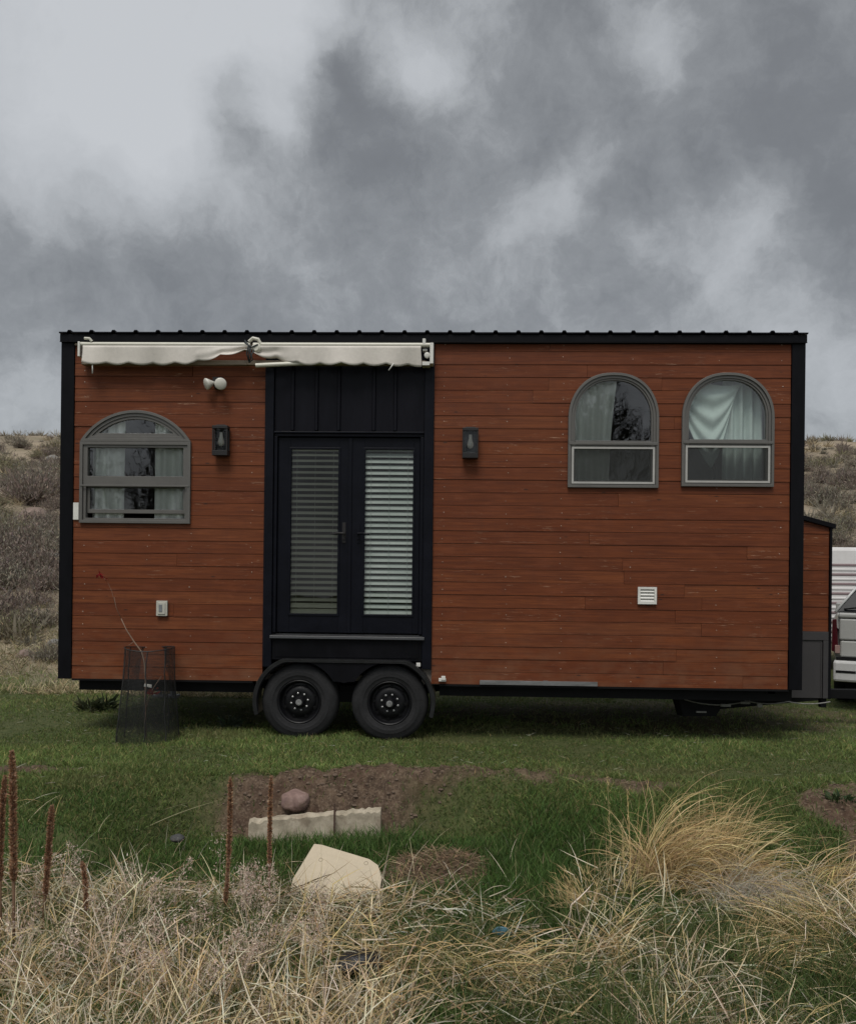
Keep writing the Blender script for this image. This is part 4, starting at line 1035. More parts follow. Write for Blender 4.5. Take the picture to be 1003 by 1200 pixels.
def rough_block(name, pts, y0, y1, mat, label, cat, n=22, seed=0):
    # block standing on edge; its top edge is chipped
    rnd = np.random.default_rng(seed); (xa, za0, za1), (xb, zb0, zb1) = pts; mb = MB(); N2 = n
    tops = [za1 + (zb1 - za1) * i / N2 + rnd.normal() * .005 for i in range(N2 + 1)]
    bts = [za0 + (zb0 - za0) * i / N2 for i in range(N2 + 1)]; xs_ = [xa + (xb - xa) * i / N2 for i in range(N2 + 1)]
    rows = []
    for i in range(N2 + 1):
        yo = rnd.normal() * .003; d = .012 + abs(rnd.normal()) * .008
        rows.append([(xs_[i], y0 + yo, bts[i]), (xs_[i], y0 + yo - .004, (bts[i] + tops[i]) / 2), (xs_[i], y0 + yo, tops[i] - d), (xs_[i], y0 + d, tops[i]), (xs_[i], y1 - d, tops[i] + rnd.normal() * .003), (xs_[i], y1, tops[i] - d), (xs_[i], y1, bts[i])])
    for r in rows: mb.v += r
    for i in range(N2):
        for q in range(6): mb.face((i * 7 + q, i * 7 + q + 1, (i + 1) * 7 + q + 1, (i + 1) * 7 + q))
        mb.face((i * 7 + 6, i * 7, (i + 1) * 7, (i + 1) * 7 + 6))
    mb.face(range(7)); mb.face(range(N2 * 7 + 6, N2 * 7 - 1, -1))
    return tag(mb.build(name, mat), label, cat)
yb = -2.02
a1, a2, a3, a4 = at_y(291, 984, yb), at_y(291, 962, yb), at_y(391, 975, yb), at_y(391, 953, yb)
rough_block('edging_block', ((a1.x, a1.z - .2, a2.z), (a3.x, a3.z - .2, a4.z)), yb, yb + .075, conc, 'pale chipped edging block under the reddish boulder', 'edging block', seed=1)
yb = -1.96
a1, a2, a3, a4 = at_y(393, 970, yb), at_y(393, 953, yb), at_y(446, 962, yb), at_y(444, 949, yb)
rough_block('edging_block', ((a1.x, a1.z - .2, a2.z), (a3.x, a3.z - .2, a4.z)), yb, yb + .075, conc, 'shorter pale edging block half hidden in grass, to the right of the longer one', 'edging block', n=14, seed=2)
# tan slab leaning back on the slope, two holes
import bmesh
base = at_z(395, 1046, -.35); tl = math.radians(38)
def slab_pt(px, py):                                     # meeting of the view line with the slab's plane
    n_ = Vector((0, -math.sin(tl), math.cos(tl))); d = Vector(pix_dir(px, py)); o_ = Vector((0, CAMY, CAMZ)); t = (base - o_).dot(n_) / d.dot(n_); return o_ + d * t
nrm = Vector((0, -math.sin(tl), math.cos(tl)))
crn = [slab_pt(*q) for q in ((368, 989), (377, 990), (433, 1007), (443, 1014), (447, 1028), (444, 1062), (338, 1056), (343, 1030))]
mb = MB(); nC = len(crn); mb.v = [tuple(q) for q in crn] + [tuple(q - nrm * .035) for q in crn]
mb.face(range(nC)); mb.face(range(2 * nC - 1, nC - 1, -1))
for i in range(nC): mb.face((i, nC + i, nC + (i + 1) % nC, (i + 1) % nC))
slabm = plain('tan_slab_board', (.46, .39, .285), .8, .10, 7, .2, .003)
slab = mb.build('slab', slabm, bevel=.004); tag(slab, 'smooth tan slab with two small holes leaning on the slope', 'slab')
hm_ = plain('hole_dark', (.12, .095, .065), .9, .2, 20)
for q in ((376, 1008), (429, 1012)):
    c0 = slab_pt(*q); h = MB(); h.lathe(c0 + nrm * .0015, nrm, [(.013, -.01), (.013, 0), (.008, -.004)], 14); h.build('hole', hm_, slab)
p = at_z(933, 1066, -.34); rock('stone', (p.x, p.y, p.z + .03), (.055, .05, .045), conc, 'small pale stone beside the grey matted tussock', 'stone', 12)
p = at_z(208, 986, -.25); rock('stone', (p.x, p.y, p.z + .02), (.05, .04, .028), darkst, 'small dark stone lying in the grass at the left', 'stone', 13)
p = at_z(596, 985, -.33); rock('stone', (p.x, p.y, p.z + .02), (.06, .05, .04), darkst, 'dark stone lying in the green grass right of the dirt patch', 'stone', 14)
p = at_z(100, 943, -.10); rock('stone', (p.x, p.y, p.z + .01), (.05, .045, .03), redst, 'small brownish stone on the lawn at the far left', 'stone', 15)
p = at_z(420, 1142, -.36); blk = plain('black_plastic', (.010, .010, .012), .3, .3, 20, .5, .01)
mbp = rock('plastic_bag', (p.x, p.y, p.z + .055), (.12, .08, .055), blk, 'crumpled black plastic bag half hidden in the dry grass', 'bag', 23, .3)
p = at_z(588, 1112, -.38); blu = plain('blue_plastic', (.05, .13, .17), .4, .2, 20, .3, .005)
rock('plastic_scrap', (p.x, p.y, p.z + .09), (.055, .012, .028), blu, 'small bluish plastic scrap caught in the dry grass', 'scrap', 24)
# rusty stake between the two blocks
p = at_y(392, 958, -2.06); mb = MB(); mb.box(p.x - .006, p.x + .006, -2.066, -2.052, p.z - .25, p.z + .10)
rust = plain('rusty_steel', (.07, .04, .028), .8, .4, 30, .3); tag(mb.build('stake', rust), 'thin rusty stake standing between the two edging blocks', 'stake')

# ================================================================== MULLEIN STALKS
mul = [(.34, .19, .11), (.44, .26, .16), (.24, .125, .07), (.54, .38, .26)]
def tp_n(t): return t[0] * .37
def seed_stalk(top, bot, zg, label, spike, rad):
    B = at_z(*bot, zg); B.z = float(height(B.x, B.y)); Tt = at_y(top[0], top[1], B.y + .03)
    d = Tt - B; L = d.length; parts = []
    mb = MB(); bow = RG.uniform(-.03, .03); mb.tube([B - Vector((0, 0, .03)), B + d * .3 + Vector((bow * .84, 0, 0)), B + d * .5 + Vector((bow, 0, 0)), B + d * .75 + Vector((bow * .75, 0, 0)), Tt], [.009, .008, .007, .006, .005], 7)
    t = thing('seed_stalk', B, label, 'dry stalk', 'brown dead seed stalks standing in the dry grass')
    mb.build('stem', plain('stalk_brown', (.17, .10, .06), .9, .3, 30, .3), t, smooth=True)
    n = int(2600 * spike * L); u = 1 - spike * RG.random(n); r = rad * (.45 + .55 * np.minimum(1, (1 - u) / .06)) * np.minimum(1, .55 + .45 * (u - (1 - spike)) / .08 + .2)
    an = RG.uniform(0, 2 * PI, n); Bn = np.array(B); dn = np.array(d)
    r = r * (.72 + .5 * (.5 + fbm(u * 14 + L, u * 0 + tp_n(top), 2)))
    q = Bn + u[:, None] * dn + np.stack([bow * 4 * u * (1 - u), u * 0, u * 0], 1) + np.stack([np.cos(an) * r * .35, np.sin(an) * r * .35, np.zeros(n)], 1)
    c = colmix(n, mul, .16, [.4, .3, .2, .1])
    V, Q, T, C = blades(q, r * RG.uniform(.7, 1.25, n), RG.uniform(.006, .011, n), an, RG.uniform(.75, 1.35, n), RG.uniform(-.5, .3, n), 2, c * .75, c * 1.15)
    o = np_mesh('seed_head', V, Q, T, bm_dry, C, t)
ST = [((14, 880), (16, 1130), 'tallest brown seed stalk at the left edge, straight and thick', .62, .019),
      ((6, 909), (2, 1120), 'brown seed stalk right at the picture edge, just left of the tallest one', .6, .017),
      ((61, 944), (48, 1110), 'leaning brown seed stalk just right of the tallest one', .66, .018),
      ((96, 1010), (95, 1110), 'short dull brown seed stalk in front of the leaning one', .6, .014),
      ((270, 911), (262, 1090), 'slim brown seed stalk left of the pale edging block', .86, .014),
      ((318, 909), (316, 1080), 'slim brown seed stalk crossing in front of the pale edging block', .66, .014)]
for tp, bt_, lab, sk_, rd in ST: seed_stalk(tp, bt_, -.42, lab, sk_, rd)

# ================================================================== SAPLING AND GUARDS
SX, SY = -2.965, -.22
bark = plain('sapling_bark', (.20, .135, .095), .8, .25, 30, .3)
sap = thing('sapling', Vector((SX - .02, SY, 0)), 'thin bare sapling with a few red leaves growing inside the dark mesh guard', 'sapling')
mb = MB()
main = [at_y(*q, SY) for q in ((171, 868), (170, 835), (171, 800), (169, 775), (166, 764), (157, 752), (148, 738), (142, 725))]
main[0].z = -.03
mb.tube(main, [.011, .010, .009, .008, .007, .006, .005, .004], 7)
mb.tube([at_y(142, 725, SY), at_y(136, 712, SY - .02), at_y(134, 700, SY - .03)], [.0028, .0022, .0016], 5)
mb.tube([at_y(136, 712, SY - .02), at_y(131, 693, SY - .01), at_y(126, 682, SY), at_y(120, 675, SY)], [.002, .0016, .0013, .001], 5)
mb.tube([at_y(171, 834, SY), at_y(175, 815, SY - .03), at_y(180, 806, SY - .05), at_y(189, 793, SY - .06)], [.006, .005, .004, .003], 6)
mb.tube([at_y(157, 752, SY), at_y(150, 757, SY + .03), at_y(146, 760, SY + .05)], [.003, .002, .0015], 5)
mb.build('trunk', bark, sap, smooth=True)
def leaves(name, px, py, n, sp, par, col):
    c0 = np.array(at_y(px, py, SY - .02)); q = c0 + RG.normal(size=(n, 3)) * sp * .6; c = colmix(n, [col, tuple(v * .6 for v in col)], .2)
    V, Q, T, C = blades(q, RG.uniform(.03, .06, n), RG.uniform(.018, .032, n), RG.uniform(0, 2 * PI, n), RG.uniform(.3, 1.6, n), RG.uniform(0, .8, n), 3, c, c)
    return np_mesh(name, V, Q, T, bm_green, C, par)
leaves('leaf_cluster', 117, 675, 12, .024, sap, (.30, .025, .025)); leaves('leaf_cluster', 178, 812, 18, .04, sap, (.22, .035, .022)); leaves('leaf_cluster', 125, 680, 4, .015, sap, (.20, .03, .02))
tgm = MB(); c0 = at_y(173, 803, SY - .03); tgm.hexa([(c0.x - .035, c0.y - .004, c0.z - .012), (c0.x + .04, c0.y - .01, c0.z - .022), (c0.x + .04, c0.y, c0.z - .022), (c0.x - .035, c0.y + .004, c0.z - .012),
    (c0.x - .03, c0.y - .004, c0.z + .014), (c0.x + .042, c0.y - .01, c0.z + .004), (c0.x + .042, c0.y, c0.z + .004), (c0.x - .03, c0.y + .004, c0.z + .014)])
tgm.build('tag', M['white'], sap)
netm = plain('dark_net_wire', (.012, .012, .012), .6, .3, 20)
def guard(cx, cy, z0, r0, r1, h, label, sx=1.0, lean=0.0, seed=1, pitch=.0122):
    mb = MB(); nv = int(2 * PI * r0 / pitch); nh = int(h / pitch); w = .0028
    def P(a, t):
        wob = 1 + .035 * math.sin(3 * a + seed) + .03 * math.sin(2 * a - 5 * t + seed)
        r = (r0 + (r1 - r0) * t) * wob
        return Vector((cx + r * math.cos(a) * sx + lean * t, cy + r * math.sin(a), z0 + h * t * (1 + .012 * math.sin(2 * a + seed))))
    for i in range(nv):
        a = 2 * PI * i / nv; dw = w / r0; K = 5
        b = len(mb.v)
        for q in range(K + 1): mb.v += [tuple(P(a, q / K)), tuple(P(a + dw, q / K))]
        for q in range(K): mb.face((b + 2 * q, b + 2 * q + 1, b + 2 * q + 3, b + 2 * q + 2))
    for j in range(nh):
        t = j / nh; dt = w / h; K = 40; b = len(mb.v)
        for q in range(K): mb.v += [tuple(P(2 * PI * q / K, t) * 1.0), tuple(P(2 * PI * q / K, t + dt))]
        for q in range(K): mb.face((b + 2 * q, b + 2 * ((q + 1) % K), b + 2 * ((q + 1) % K) + 1, b + 2 * q + 1))
    for t in (0.0, 1.0):
        pts = [P(2 * PI * q / 40, t) for q in range(41)]; mb.tube(pts, .005, 5, cap=False)
    for a_ in (.35, 1.1, 2.75, 3.9, 5.0, 5.75): mb.tube([P(a_ + .03 * math.sin(q * 1.9 + a_), q / 8) for q in range(9)], .0055, 5)
    o = mb.build('mesh_guard', netm); return tag(o, label, 'tree guard')
guard(SX, SY, -.01, .285, .228, .895, 'dark fine mesh guard standing round the red-leaved sapling', lean=.012)
p = at_y(222, 800, 2.75)
guard(p.x, 2.75, float(height(p.x, 2.75)) - .01, .14, .15, .75, 'small mesh guard seen under the chassis behind the house', seed=4, pitch=.017)
for px in (207, 246):
    p = at_y(px, 800, 2.7); 

# leafy weeds on the lawn
def weed(px, py, z, n, size, cols, label, h=.12):
    g = at_z(px, py, z); g.z = float(height(g.x, g.y)); an = RG.uniform(0, 2 * PI, n); r = size * np.sqrt(RG.random(n)) * .5
    Pq = np.stack([g.x + r * np.cos(an), g.y + r * np.sin(an), np.full(n, g.z)], 1) + np.stack([np.zeros(n), np.zeros(n), RG.uniform(0, h * .6, n)], 1)
    c = colmix(n, cols, .15)
    V, Q, T, C = blades(Pq, RG.uniform(.4, 1.0, n) * h, RG.uniform(.012, .03, n), an + RG.normal(size=n) * .4, RG.uniform(.2, 1.2, n), RG.uniform(.1, .9, n), 4, c * .8, c * 1.15)
    return tag(np_mesh('leafy_weed', V, Q, T, bm_green, C), label, 'weed')
weed(268, 853, 0, 70, .20, [(.055, .072, .045), (.075, .092, .060), (.04, .055, .03)], 'grey-green leafy weed on the lawn just left of the wheels', .13)
weed(104, 834, 0, 90, .22, [(.05, .06, .028), (.035, .045, .02), (.07, .07, .035)], 'dull green weed clump under the left end of the house', .15)
weed(124, 833, 0, 90, .18, [(.04, .055, .022), (.03, .04, .017)], 'darker weed clump between the mesh guard and the dull green one', .15)
weed(985, 960, -.1, 60, .2, [(.03, .055, .02), (.045, .07, .025)], 'green weed on the dirt mound at the right edge', .07)

# ================================================================== HILLSIDE PLANTS
def sage_proto(seed, cols, twig):
    r_ = np.random.default_rng(seed); parts = []
    n = 230; ph = r_.uniform(0, 2 * PI, n); th = np.arccos(r_.uniform(.12, 1, n)); P0 = np.stack([r_.normal(size=n) * .09, r_.normal(size=n) * .09, np.zeros(n)], 1)
    H = r_.uniform(.32, .62, n) * (1 + .25 * np.sin(2 * ph + seed)); c = colmix(n, twig, .2)
    tw = blades(P0, H, r_.uniform(.008, .016, n), ph, th, r_.uniform(-.5, .15, n), 4, c, c); parts.append(tw)
    m = 9; k_ = 9; vi = r_.integers(3, 9, (n, k_)); q = tw[0].reshape(n, m, 3)[np.arange(n)[:, None], vi].reshape(-1, 3) + r_.normal(size=(n * k_, 3)) * .022
    cc = colmix(n * k_, cols, .22); parts.append(blades(q, r_.uniform(.04, .085, n * k_), r_.uniform(.008, .018, n * k_), r_.uniform(0, 2 * PI, n * k_), r_.uniform(0, .9, n * k_), r_.uniform(-.2, .6, n * k_), 2, cc, cc * 1.1))
    V, Q, T, C = join(parts)
    o = np_mesh('sagebrush', V, Q, T, bm_dry, C); me = o.data; bpy.data.objects.remove(o); return me
greys = [(.20, .182, .142), (.25, .225, .175), (.15, .135, .105), (.29, .255, .195)]; twg = [(.155, .122, .098), (.21, .17, .14)]
purp = [(.215, .175, .145), (.16, .132, .112), (.26, .215, .178)]
olive = [(.22, .205, .12), (.18, .17, .10), (.27, .245, .15)]
protos = [sage_proto(1, greys, twg), sage_proto(2, greys, twg), sage_proto(3, purp, twg), sage_proto(4, olive, twg)]
names = ['grey-green', 'grey-green', 'brownish grey', 'olive green']
def put_sage(x, y, s, kd, label, group=None):
    o = bpy.data.objects.new('sagebrush', protos[kd]); COL.objects.link(o)
    o.location = (x, y, float(height(x, y)) - .03 - (.03 if (abs(x) > 17 or y > 15) else 0)); o.scale = (s * RG.uniform(.9, 1.25), s * RG.uniform(.9, 1.25), s * RG.uniform(.75, 1.05)); o.rotation_euler = (0, 0, RG.uniform(0, 6.28))
    return tag(o, label, 'bush', group)
def hill_at(px, py):                     # walk the view line until it meets the hill
    d = np.array(pix_dir(px, py)); t = np.arange(9.0, 75, .12); q = np.array([0, CAMY, CAMZ]) + t[:, None] * d
    hit = np.nonzero(q[:, 2] < height(q[:, 0], q[:, 1]))[0]
    return Vector(q[hit[0]]) if len(hit) else None
BIG = [((38, 588), 1.9, 2, 'broad dark brownish sagebrush high on the slope behind the left end of the house'), ((50, 572), 1.5, 0, 'grey sagebrush just above the broad dark brownish one'),
       ((22, 655), 1.5, 2, 'large grey-brown sagebrush below the pink boulder at the left edge'), ((52, 668), 1.1, 2, 'greyish sagebrush beside the house corner below the pink boulder'),
       ((8, 690), 1.0, 0, 'pale grey sagebrush at the left edge above the bare patch'), ((48, 735), .9, 0, 'grey twiggy sagebrush close behind the left house corner'),
       ((14, 748), .7, 3, 'olive sagebrush low on the slope at the left edge'), ((60, 775), .55, 0, 'small sagebrush at the foot of the slope by the house corner'),
       ((970, 590), 1.6, 0, 'grey sagebrush on the slope just above the storage box'), ((990, 570), 1.7, 2, 'brownish sagebrush up the slope above the white camper'),
       ((955, 585), 1.3, 2, 'brownish sagebrush between house corner and storage box roof'), ((985, 622), 1.2, 0, 'grey sagebrush directly above the white camper roof')]
used = []
for (px, py), s, kd, lab in BIG:
    q = hill_at(px, py)
    if q is not None: put_sage(q.x, q.y, s * 1.3, kd, lab); used.append((q.x, q.y))
n_ = {'l': 0, 'r': 0}; tries = 0
while (n_['l'] < 62 or n_['r'] < 46) and tries < 4000:
    tries += 1; side = 'l' if RG.random() < .55 else 'r'
    if n_[side] >= (62 if side == 'l' else 46): continue
    px = RG.uniform(-70, 74) if side == 'l' else RG.uniform(938, 1075); py = RG.uniform(521, 745) if side == 'l' else RG.uniform(529, 650)
    q = hill_at(px, py)
    if q is None or (q.y < 9.5 and side == 'r') or any((q.x - a) ** 2 + (q.y - b) ** 2 < .7 for a, b in used): continue
    used.append((q.x, q.y)); n_[side] += 1
    put_sage(q.x, q.y, RG.uniform(.7, 1.5), int(RG.integers(0, 4)), 'one of the small grey sagebrushes dotting the hill at the left edge' if side == 'l' else 'one of the small grey sagebrushes dotting the hill at the right edge',
             'small sagebrushes on the hill at the left' if side == 'l' else 'small sagebrushes on the hill at the right')
# the rest of the scrub, beyond counting
parts = []
nb = 2600; x = RG.uniform(-55, 55, nb); y = 5 + 49 * RG.random(nb) ** .8
ok = (np.abs(x) < 8 + 1.0 * (y + 8)) & (y > 3.6 + 6.2 * ss(1.0, 4.5, x)); x, y = x[ok], y[ok]; nb = len(x); k_ = 46
for lo in range(1):
    an = RG.uniform(0, 2 * PI, (nb, k_)); th = np.arccos(RG.uniform(.1, 1, (nb, k_))); s = RG.uniform(.25, .75, nb)[:, None]
    bx_ = (x[:, None] + RG.normal(size=(nb, k_)) * .18 * s).ravel(); by_ = (y[:, None] + RG.normal(size=(nb, k_)) * .18 * s).ravel()
    Pq = np.stack([bx_, by_, height(bx_, by_) - .05], 1); pal = np.array([greys[0], greys[3], purp[0], olive[0], (.40, .33, .22)]); ci = RG.choice(5, nb, p=[.3, .2, .2, .15, .15])
    c = np.repeat(pal[ci], k_, 0) * (1 + RG.normal(size=(nb * k_, 1)) * .2); c = np.clip(c, .01, 1)
    H = (s * RG.uniform(.6, 1.1, (nb, k_))).ravel(); parts.append(blades(Pq, H, np.repeat(RG.uniform(.03, .06, nb), k_) * (.6 + s.repeat(k_, 1).ravel()), an.ravel(), th.ravel(), RG.uniform(-.5, .2, nb * k_), 3, c, c))
V, Q, T, C = join(parts); o = np_mesh('hillside_scrub', V, Q, T, bm_dry, C); tag(o, 'low grey and tan scrub covering the hillside behind the house', 'scrub', kind='stuff')
parts = []
n = 150000; x = np.where(RG.random(n) < .7, RG.uniform(-14, -2.5, n), RG.uniform(2, 16, n)); y = 2.4 + 16 * RG.random(n) ** 1.6
y0h = 2.75 + 6.2 * ss(1.0, 4.5, x); nn = fbm(x * 1.2, y * 1.2, 4); kk = (y > y0h - .5 + .8 * nn) & (RG.random(n) < np.clip(.5 + 2 * nn, .03, 1)); x, y, nn, y0h = x[kk], y[kk], nn[kk], y0h[kk]; n = len(x)
pal = [(.40, .33, .20), (.29, .235, .145), (.15, .15, .07), (.48, .41, .27), (.22, .19, .13)]; c = colmix(n, pal, .18, [.28, .22, .22, .1, .18])
edge_b = ss(1.2, .2, y - y0h)[:, None]; c = c * (1 + .5 * edge_b)
V, Q, T, C = blades(on_ground(x, y), RG.uniform(.07, .22, n), RG.uniform(.006, .013, n), RG.uniform(0, 2 * PI, n), RG.uniform(.1, 1.2, n), RG.uniform(.1, 1.2, n), 3, c * .85, c * 1.1)
o = np_mesh('hillside_grass', V, Q, T, bm_dry, C); tag(o, 'dry tan grass at the foot of the hill behind the house', 'dry grass', kind='stuff')
q = hill_at(42, 612); rock('boulder', (q.x, q.y, q.z + .12), (.45, .4, .34), pinkst, 'pink sandstone boulder among the sagebrush on the left slope', 'boulder', 31, .5)
for (px, py, s, lab) in ((66, 655, .22, 'small grey stone on the slope beside the house corner'), (5, 665, .35, 'reddish stone at the left edge above the bare patch'), (64, 756, .13, 'small pale stone low on the slope by the house corner'),
                         (2, 716, .3, 'low reddish stone at the left edge below the large sagebrush'), (62, 542, .5, 'grey stone near the top of the left slope'), (30, 770, .16, 'small reddish stone near the foot of the left slope')):
    q = hill_at(px, py)
    if q is not None: rock('stone', (q.x, q.y, q.z + s * .15), (s, s * .8, s * .6), greyst if 'grey' in lab or 'pale' in lab else pinkst, lab, 'stone', int(px * 7 + py), px)

# ================================================================== CAR AND CAMPER BEYOND THE RIGHT END
CXR, CYR = 5.60, 2.25; zc0 = float(height(5.6, 4.0))
car = thing('parked_car', Vector((CXR - .94, CYR, 0)), 'silver car with red tail lamp parked behind the wooden storage box', 'car')
secs = [(.02, .55, .80, .86, .98, .92, .89, 1.14, .89, 1.165), (.10, .42, .88, .93, 1.0, .935, .90, 1.16, .895, 1.20), (.34, .34, .90, .945, 1.0, .94, .60, 1.60, .52, 1.64), (.70, .30, .90, .95, 1.0, .94, .61, 1.66, .52, 1.72),
        (1.8, .28, .90, .95, 1.0, .94, .62, 1.70, .52, 1.76), (2.8, .28, .90, .95, 1.0, .94, .61, 1.66, .52, 1.72), (3.45, .28, .90, .95, 1.0, .92, .80, 1.08, .70, 1.13), (4.35, .32, .86, .92, .92, .86, .76, .98, .62, 1.02), (4.62, .42, .78, .82, .80, .76, .66, .86, .52, .88)]
mb = MB()
for (yy, zb, wb, wm, zm, ws, wt, zt, wr_, zr) in secs:
    half = [(wb * .9, zb), (wb, zb + .10), (wm, (zb + zm) / 2), (wm, zm), (ws, zm + .14 if zt > zm + .2 else zm + .06), (wt, zt), (wr_, zr)]
    mb.v += [(CXR + hx_, CYR + yy, hz_) for hx_, hz_ in half] + [(CXR - hx_, CYR + yy, hz_) for hx_, hz_ in half[::-1]]
m_ = 14
for i in range(len(secs) - 1):
    for q in range(m_): mb.face((i * m_ + q, i * m_ + (q + 1) % m_, (i + 1) * m_ + (q + 1) % m_, (i + 1) * m_ + q))
mb.face(range(m_)); mb.face(range(len(secs) * m_ - 1, (len(secs) - 1) * m_ - 1, -1))
body = mb.build('body', M['silver'], car, smooth=True, auto=True)
g = MB()                                                 # rear glass lies just proud of the sloping tail
def tail(s, u): # s across -1..1, u up 0..1
    return (CXR + s * (.905 + (.60 - .905) * u), CYR + .085 + (.335 - .085) * u - .012, 1.215 + (1.61 - 1.215) * u)
g.poly([tail(-1, 0), tail(1, 0), tail(1, 1), tail(-1, 1)]); g.build('rear_window', M['carglass'], body)
g = MB(); pA = [Vector(tail(-1, .0)), Vector(tail(-1, 1))]; g.tube([pA[0] + Vector((-.012, -.012, -.01)), pA[1] + Vector((-.012, -.012, .01))], .016, 8); g.tube([Vector(tail(1, 0)) + Vector((.012, -.012, -.01)), Vector(tail(1, 1)) + Vector((.012, -.012, .01))], .016, 8)
g.split('window_pillar', M['chrome'], body, smooth=True)
g = MB(); w0 = Vector(tail(-.93, .07)) + Vector((0, -.02, 0)); g.tube([w0, w0 + Vector((.14, -.012, .02)), w0 + Vector((.27, -.010, -.01))], .011, 6); g.build('wiper', M['under'], body)
g = MB(); g.box(CXR - .86, CXR + .86, CYR - .012, CYR + .03, .655, .86); g.box(CXR - .87, CXR + .87, CYR - .02, CYR + .03, .865, 1.13); g.box(CXR - .88, CXR + .88, CYR - .03, CYR + .05, 1.137, 1.20)
g.build('tailgate', M['silver'], body, bevel=.02)
for s in (-1, 1):
    g = MB(); g.hexa([(CXR + s * .875, CYR - .02, .70), (CXR + s * .955, CYR + .02, .72), (CXR + s * .965, CYR + .2, .74), (CXR + s * .88, CYR + .06, .70), (CXR + s * .90, CYR - .02, 1.12), (CXR + s * .95, CYR + .02, 1.12), (CXR + s * .955, CYR + .2, 1.10), (CXR + s * .90, CYR + .08, 1.12)])
    tlm = g.build('tail_lamp', M['red'], body, bevel=.012)
    g = MB(); g.box(CXR + s * .89 - .025, CXR + s * .89 + .03, CYR - .028, CYR - .005, .70, .80); g.build('lens', M['clear'], tlm, bevel=.006)
g = MB(); g.box(CXR - .93, CXR + .93, CYR - .10, CYR + .12, .36, .615); bump = g.build('bumper', M['chrome'], body, bevel=.03)
g = MB(); g.box(CXR - .90, CXR - .68, CYR - .104, CYR - .0985, .47, .50); g.box(CXR - .62, CXR + .62, CYR - .104, CYR - .0985, .52, .60); g.box(CXR - .90, CXR + .9, CYR - .02, CYR + .02, .618, .652); g.build('bumper_pad', M['under'], bump)
g = MB(); g.box(CXR - .8, CXR + .8, CYR + .14, CYR + 4.3, .20, .34); g.build('underbody', M['under'], car)
for s in (-1, 1):
    for yy in (.95, 3.75):
        c0 = (CXR + s * .84, CYR + yy, .345); g = MB(); g.lathe(c0, (s, 0, 0), [(.22, -.10), (.32, -.11), (.345, -.07), (.345, .07), (.32, .11), (.235, .115), (.22, .09)], 36); w_ = g.build('wheel', M['tyre'], car, smooth=True, auto=True)
        g = MB(); g.lathe(c0, (s, 0, 0), [(.22, .09), (.20, .105), (.17, .08), (.05, .10), (.02, .105)], 24); g.build('rim', M['nut'], w_, smooth=True, auto=True)
        for q in ((.30, .78),): pass
for s in (-1, 1):
    g = MB(); g.poly([(CXR + s * .935, CYR + .75, 1.16), (CXR + s * .935, CYR + 2.9, 1.16), (CXR + s * .655, CYR + 2.75, 1.62), (CXR + s * .655, CYR + .85, 1.62)]); g.build('side_window', M['carglass'], body)
    g = MB(); g.box(CXR + s * .98 - .05, CXR + s * .98 + .05, CYR + 2.78, CYR + 2.86, 1.12, 1.24); g.build('side_mirror', M['silver'], body, bevel=.02)
car.rotation_euler = (0, 0, -math.radians(27))
# camper with ribbed siding
CPX, CPY = 6.0, 6.3; zc = float(height(8, 7))
camp = thing('camper', Vector((8.6, 7.4, 0)), 'white camper trailer with ribbed siding standing behind the silver car', 'camper')
mb = MB(); nL = 18
z0, z1 = .46, 2.14
pr = [(0, z1)]; z = 1.87
mb.box(CPX, CPX + 5.2, CPY, CPY + 2.1, z0, z1)
cb_ = mb.build('body', M['camper'], camp, bevel=.06)
mb = MB(); zq = 1.84; i = 0
while zq > z0 + .05:
    mb.hexa([(CPX + .03, CPY - .012, zq - .016), (CPX + 5.17, CPY - .012, zq - .016), (CPX + 5.17, CPY - .002, zq - .03), (CPX + .03, CPY - .002, zq - .03),
             (CPX + .03, CPY - .012, zq + .006), (CPX + 5.17, CPY - .012, zq + .006), (CPX + 5.17, CPY - .002, zq + .016), (CPX + .03, CPY - .002, zq + .016)], 1 if i % 2 == 0 else 0); zq -= .082; i += 1
mb.build('siding_panel', [M['camper'], M['camperband']], cb_)
mb = MB(); mb.ring(rect(8.0, 8.9, 1.2, 1.75), rect(8.05, 8.85, 1.25, 1.7), CPY - .03, CPY - .001); wv = mb.build('window', M['chrome'], camp, bevel=.004)
mb = MB(); mb.poly([(8.05, CPY - .016, 1.25), (8.85, CPY - .016, 1.25), (8.85, CPY - .016, 1.7), (8.05, CPY - .016, 1.7)]); mb.build('pane', M['carglass'], wv)
for yy in (CPY + .12, CPY + 1.98):
    mb = MB(); mb.lathe((8.5, yy, .32), (0, -1, 0), [(.19, -.1), (.31, -.1), (.33, -.06), (.33, .06), (.31, .1), (.2, .1), (.18, .06), (.05, .08)], 32); mb.build('wheel', M['tyre'], camp, smooth=True, auto=True)

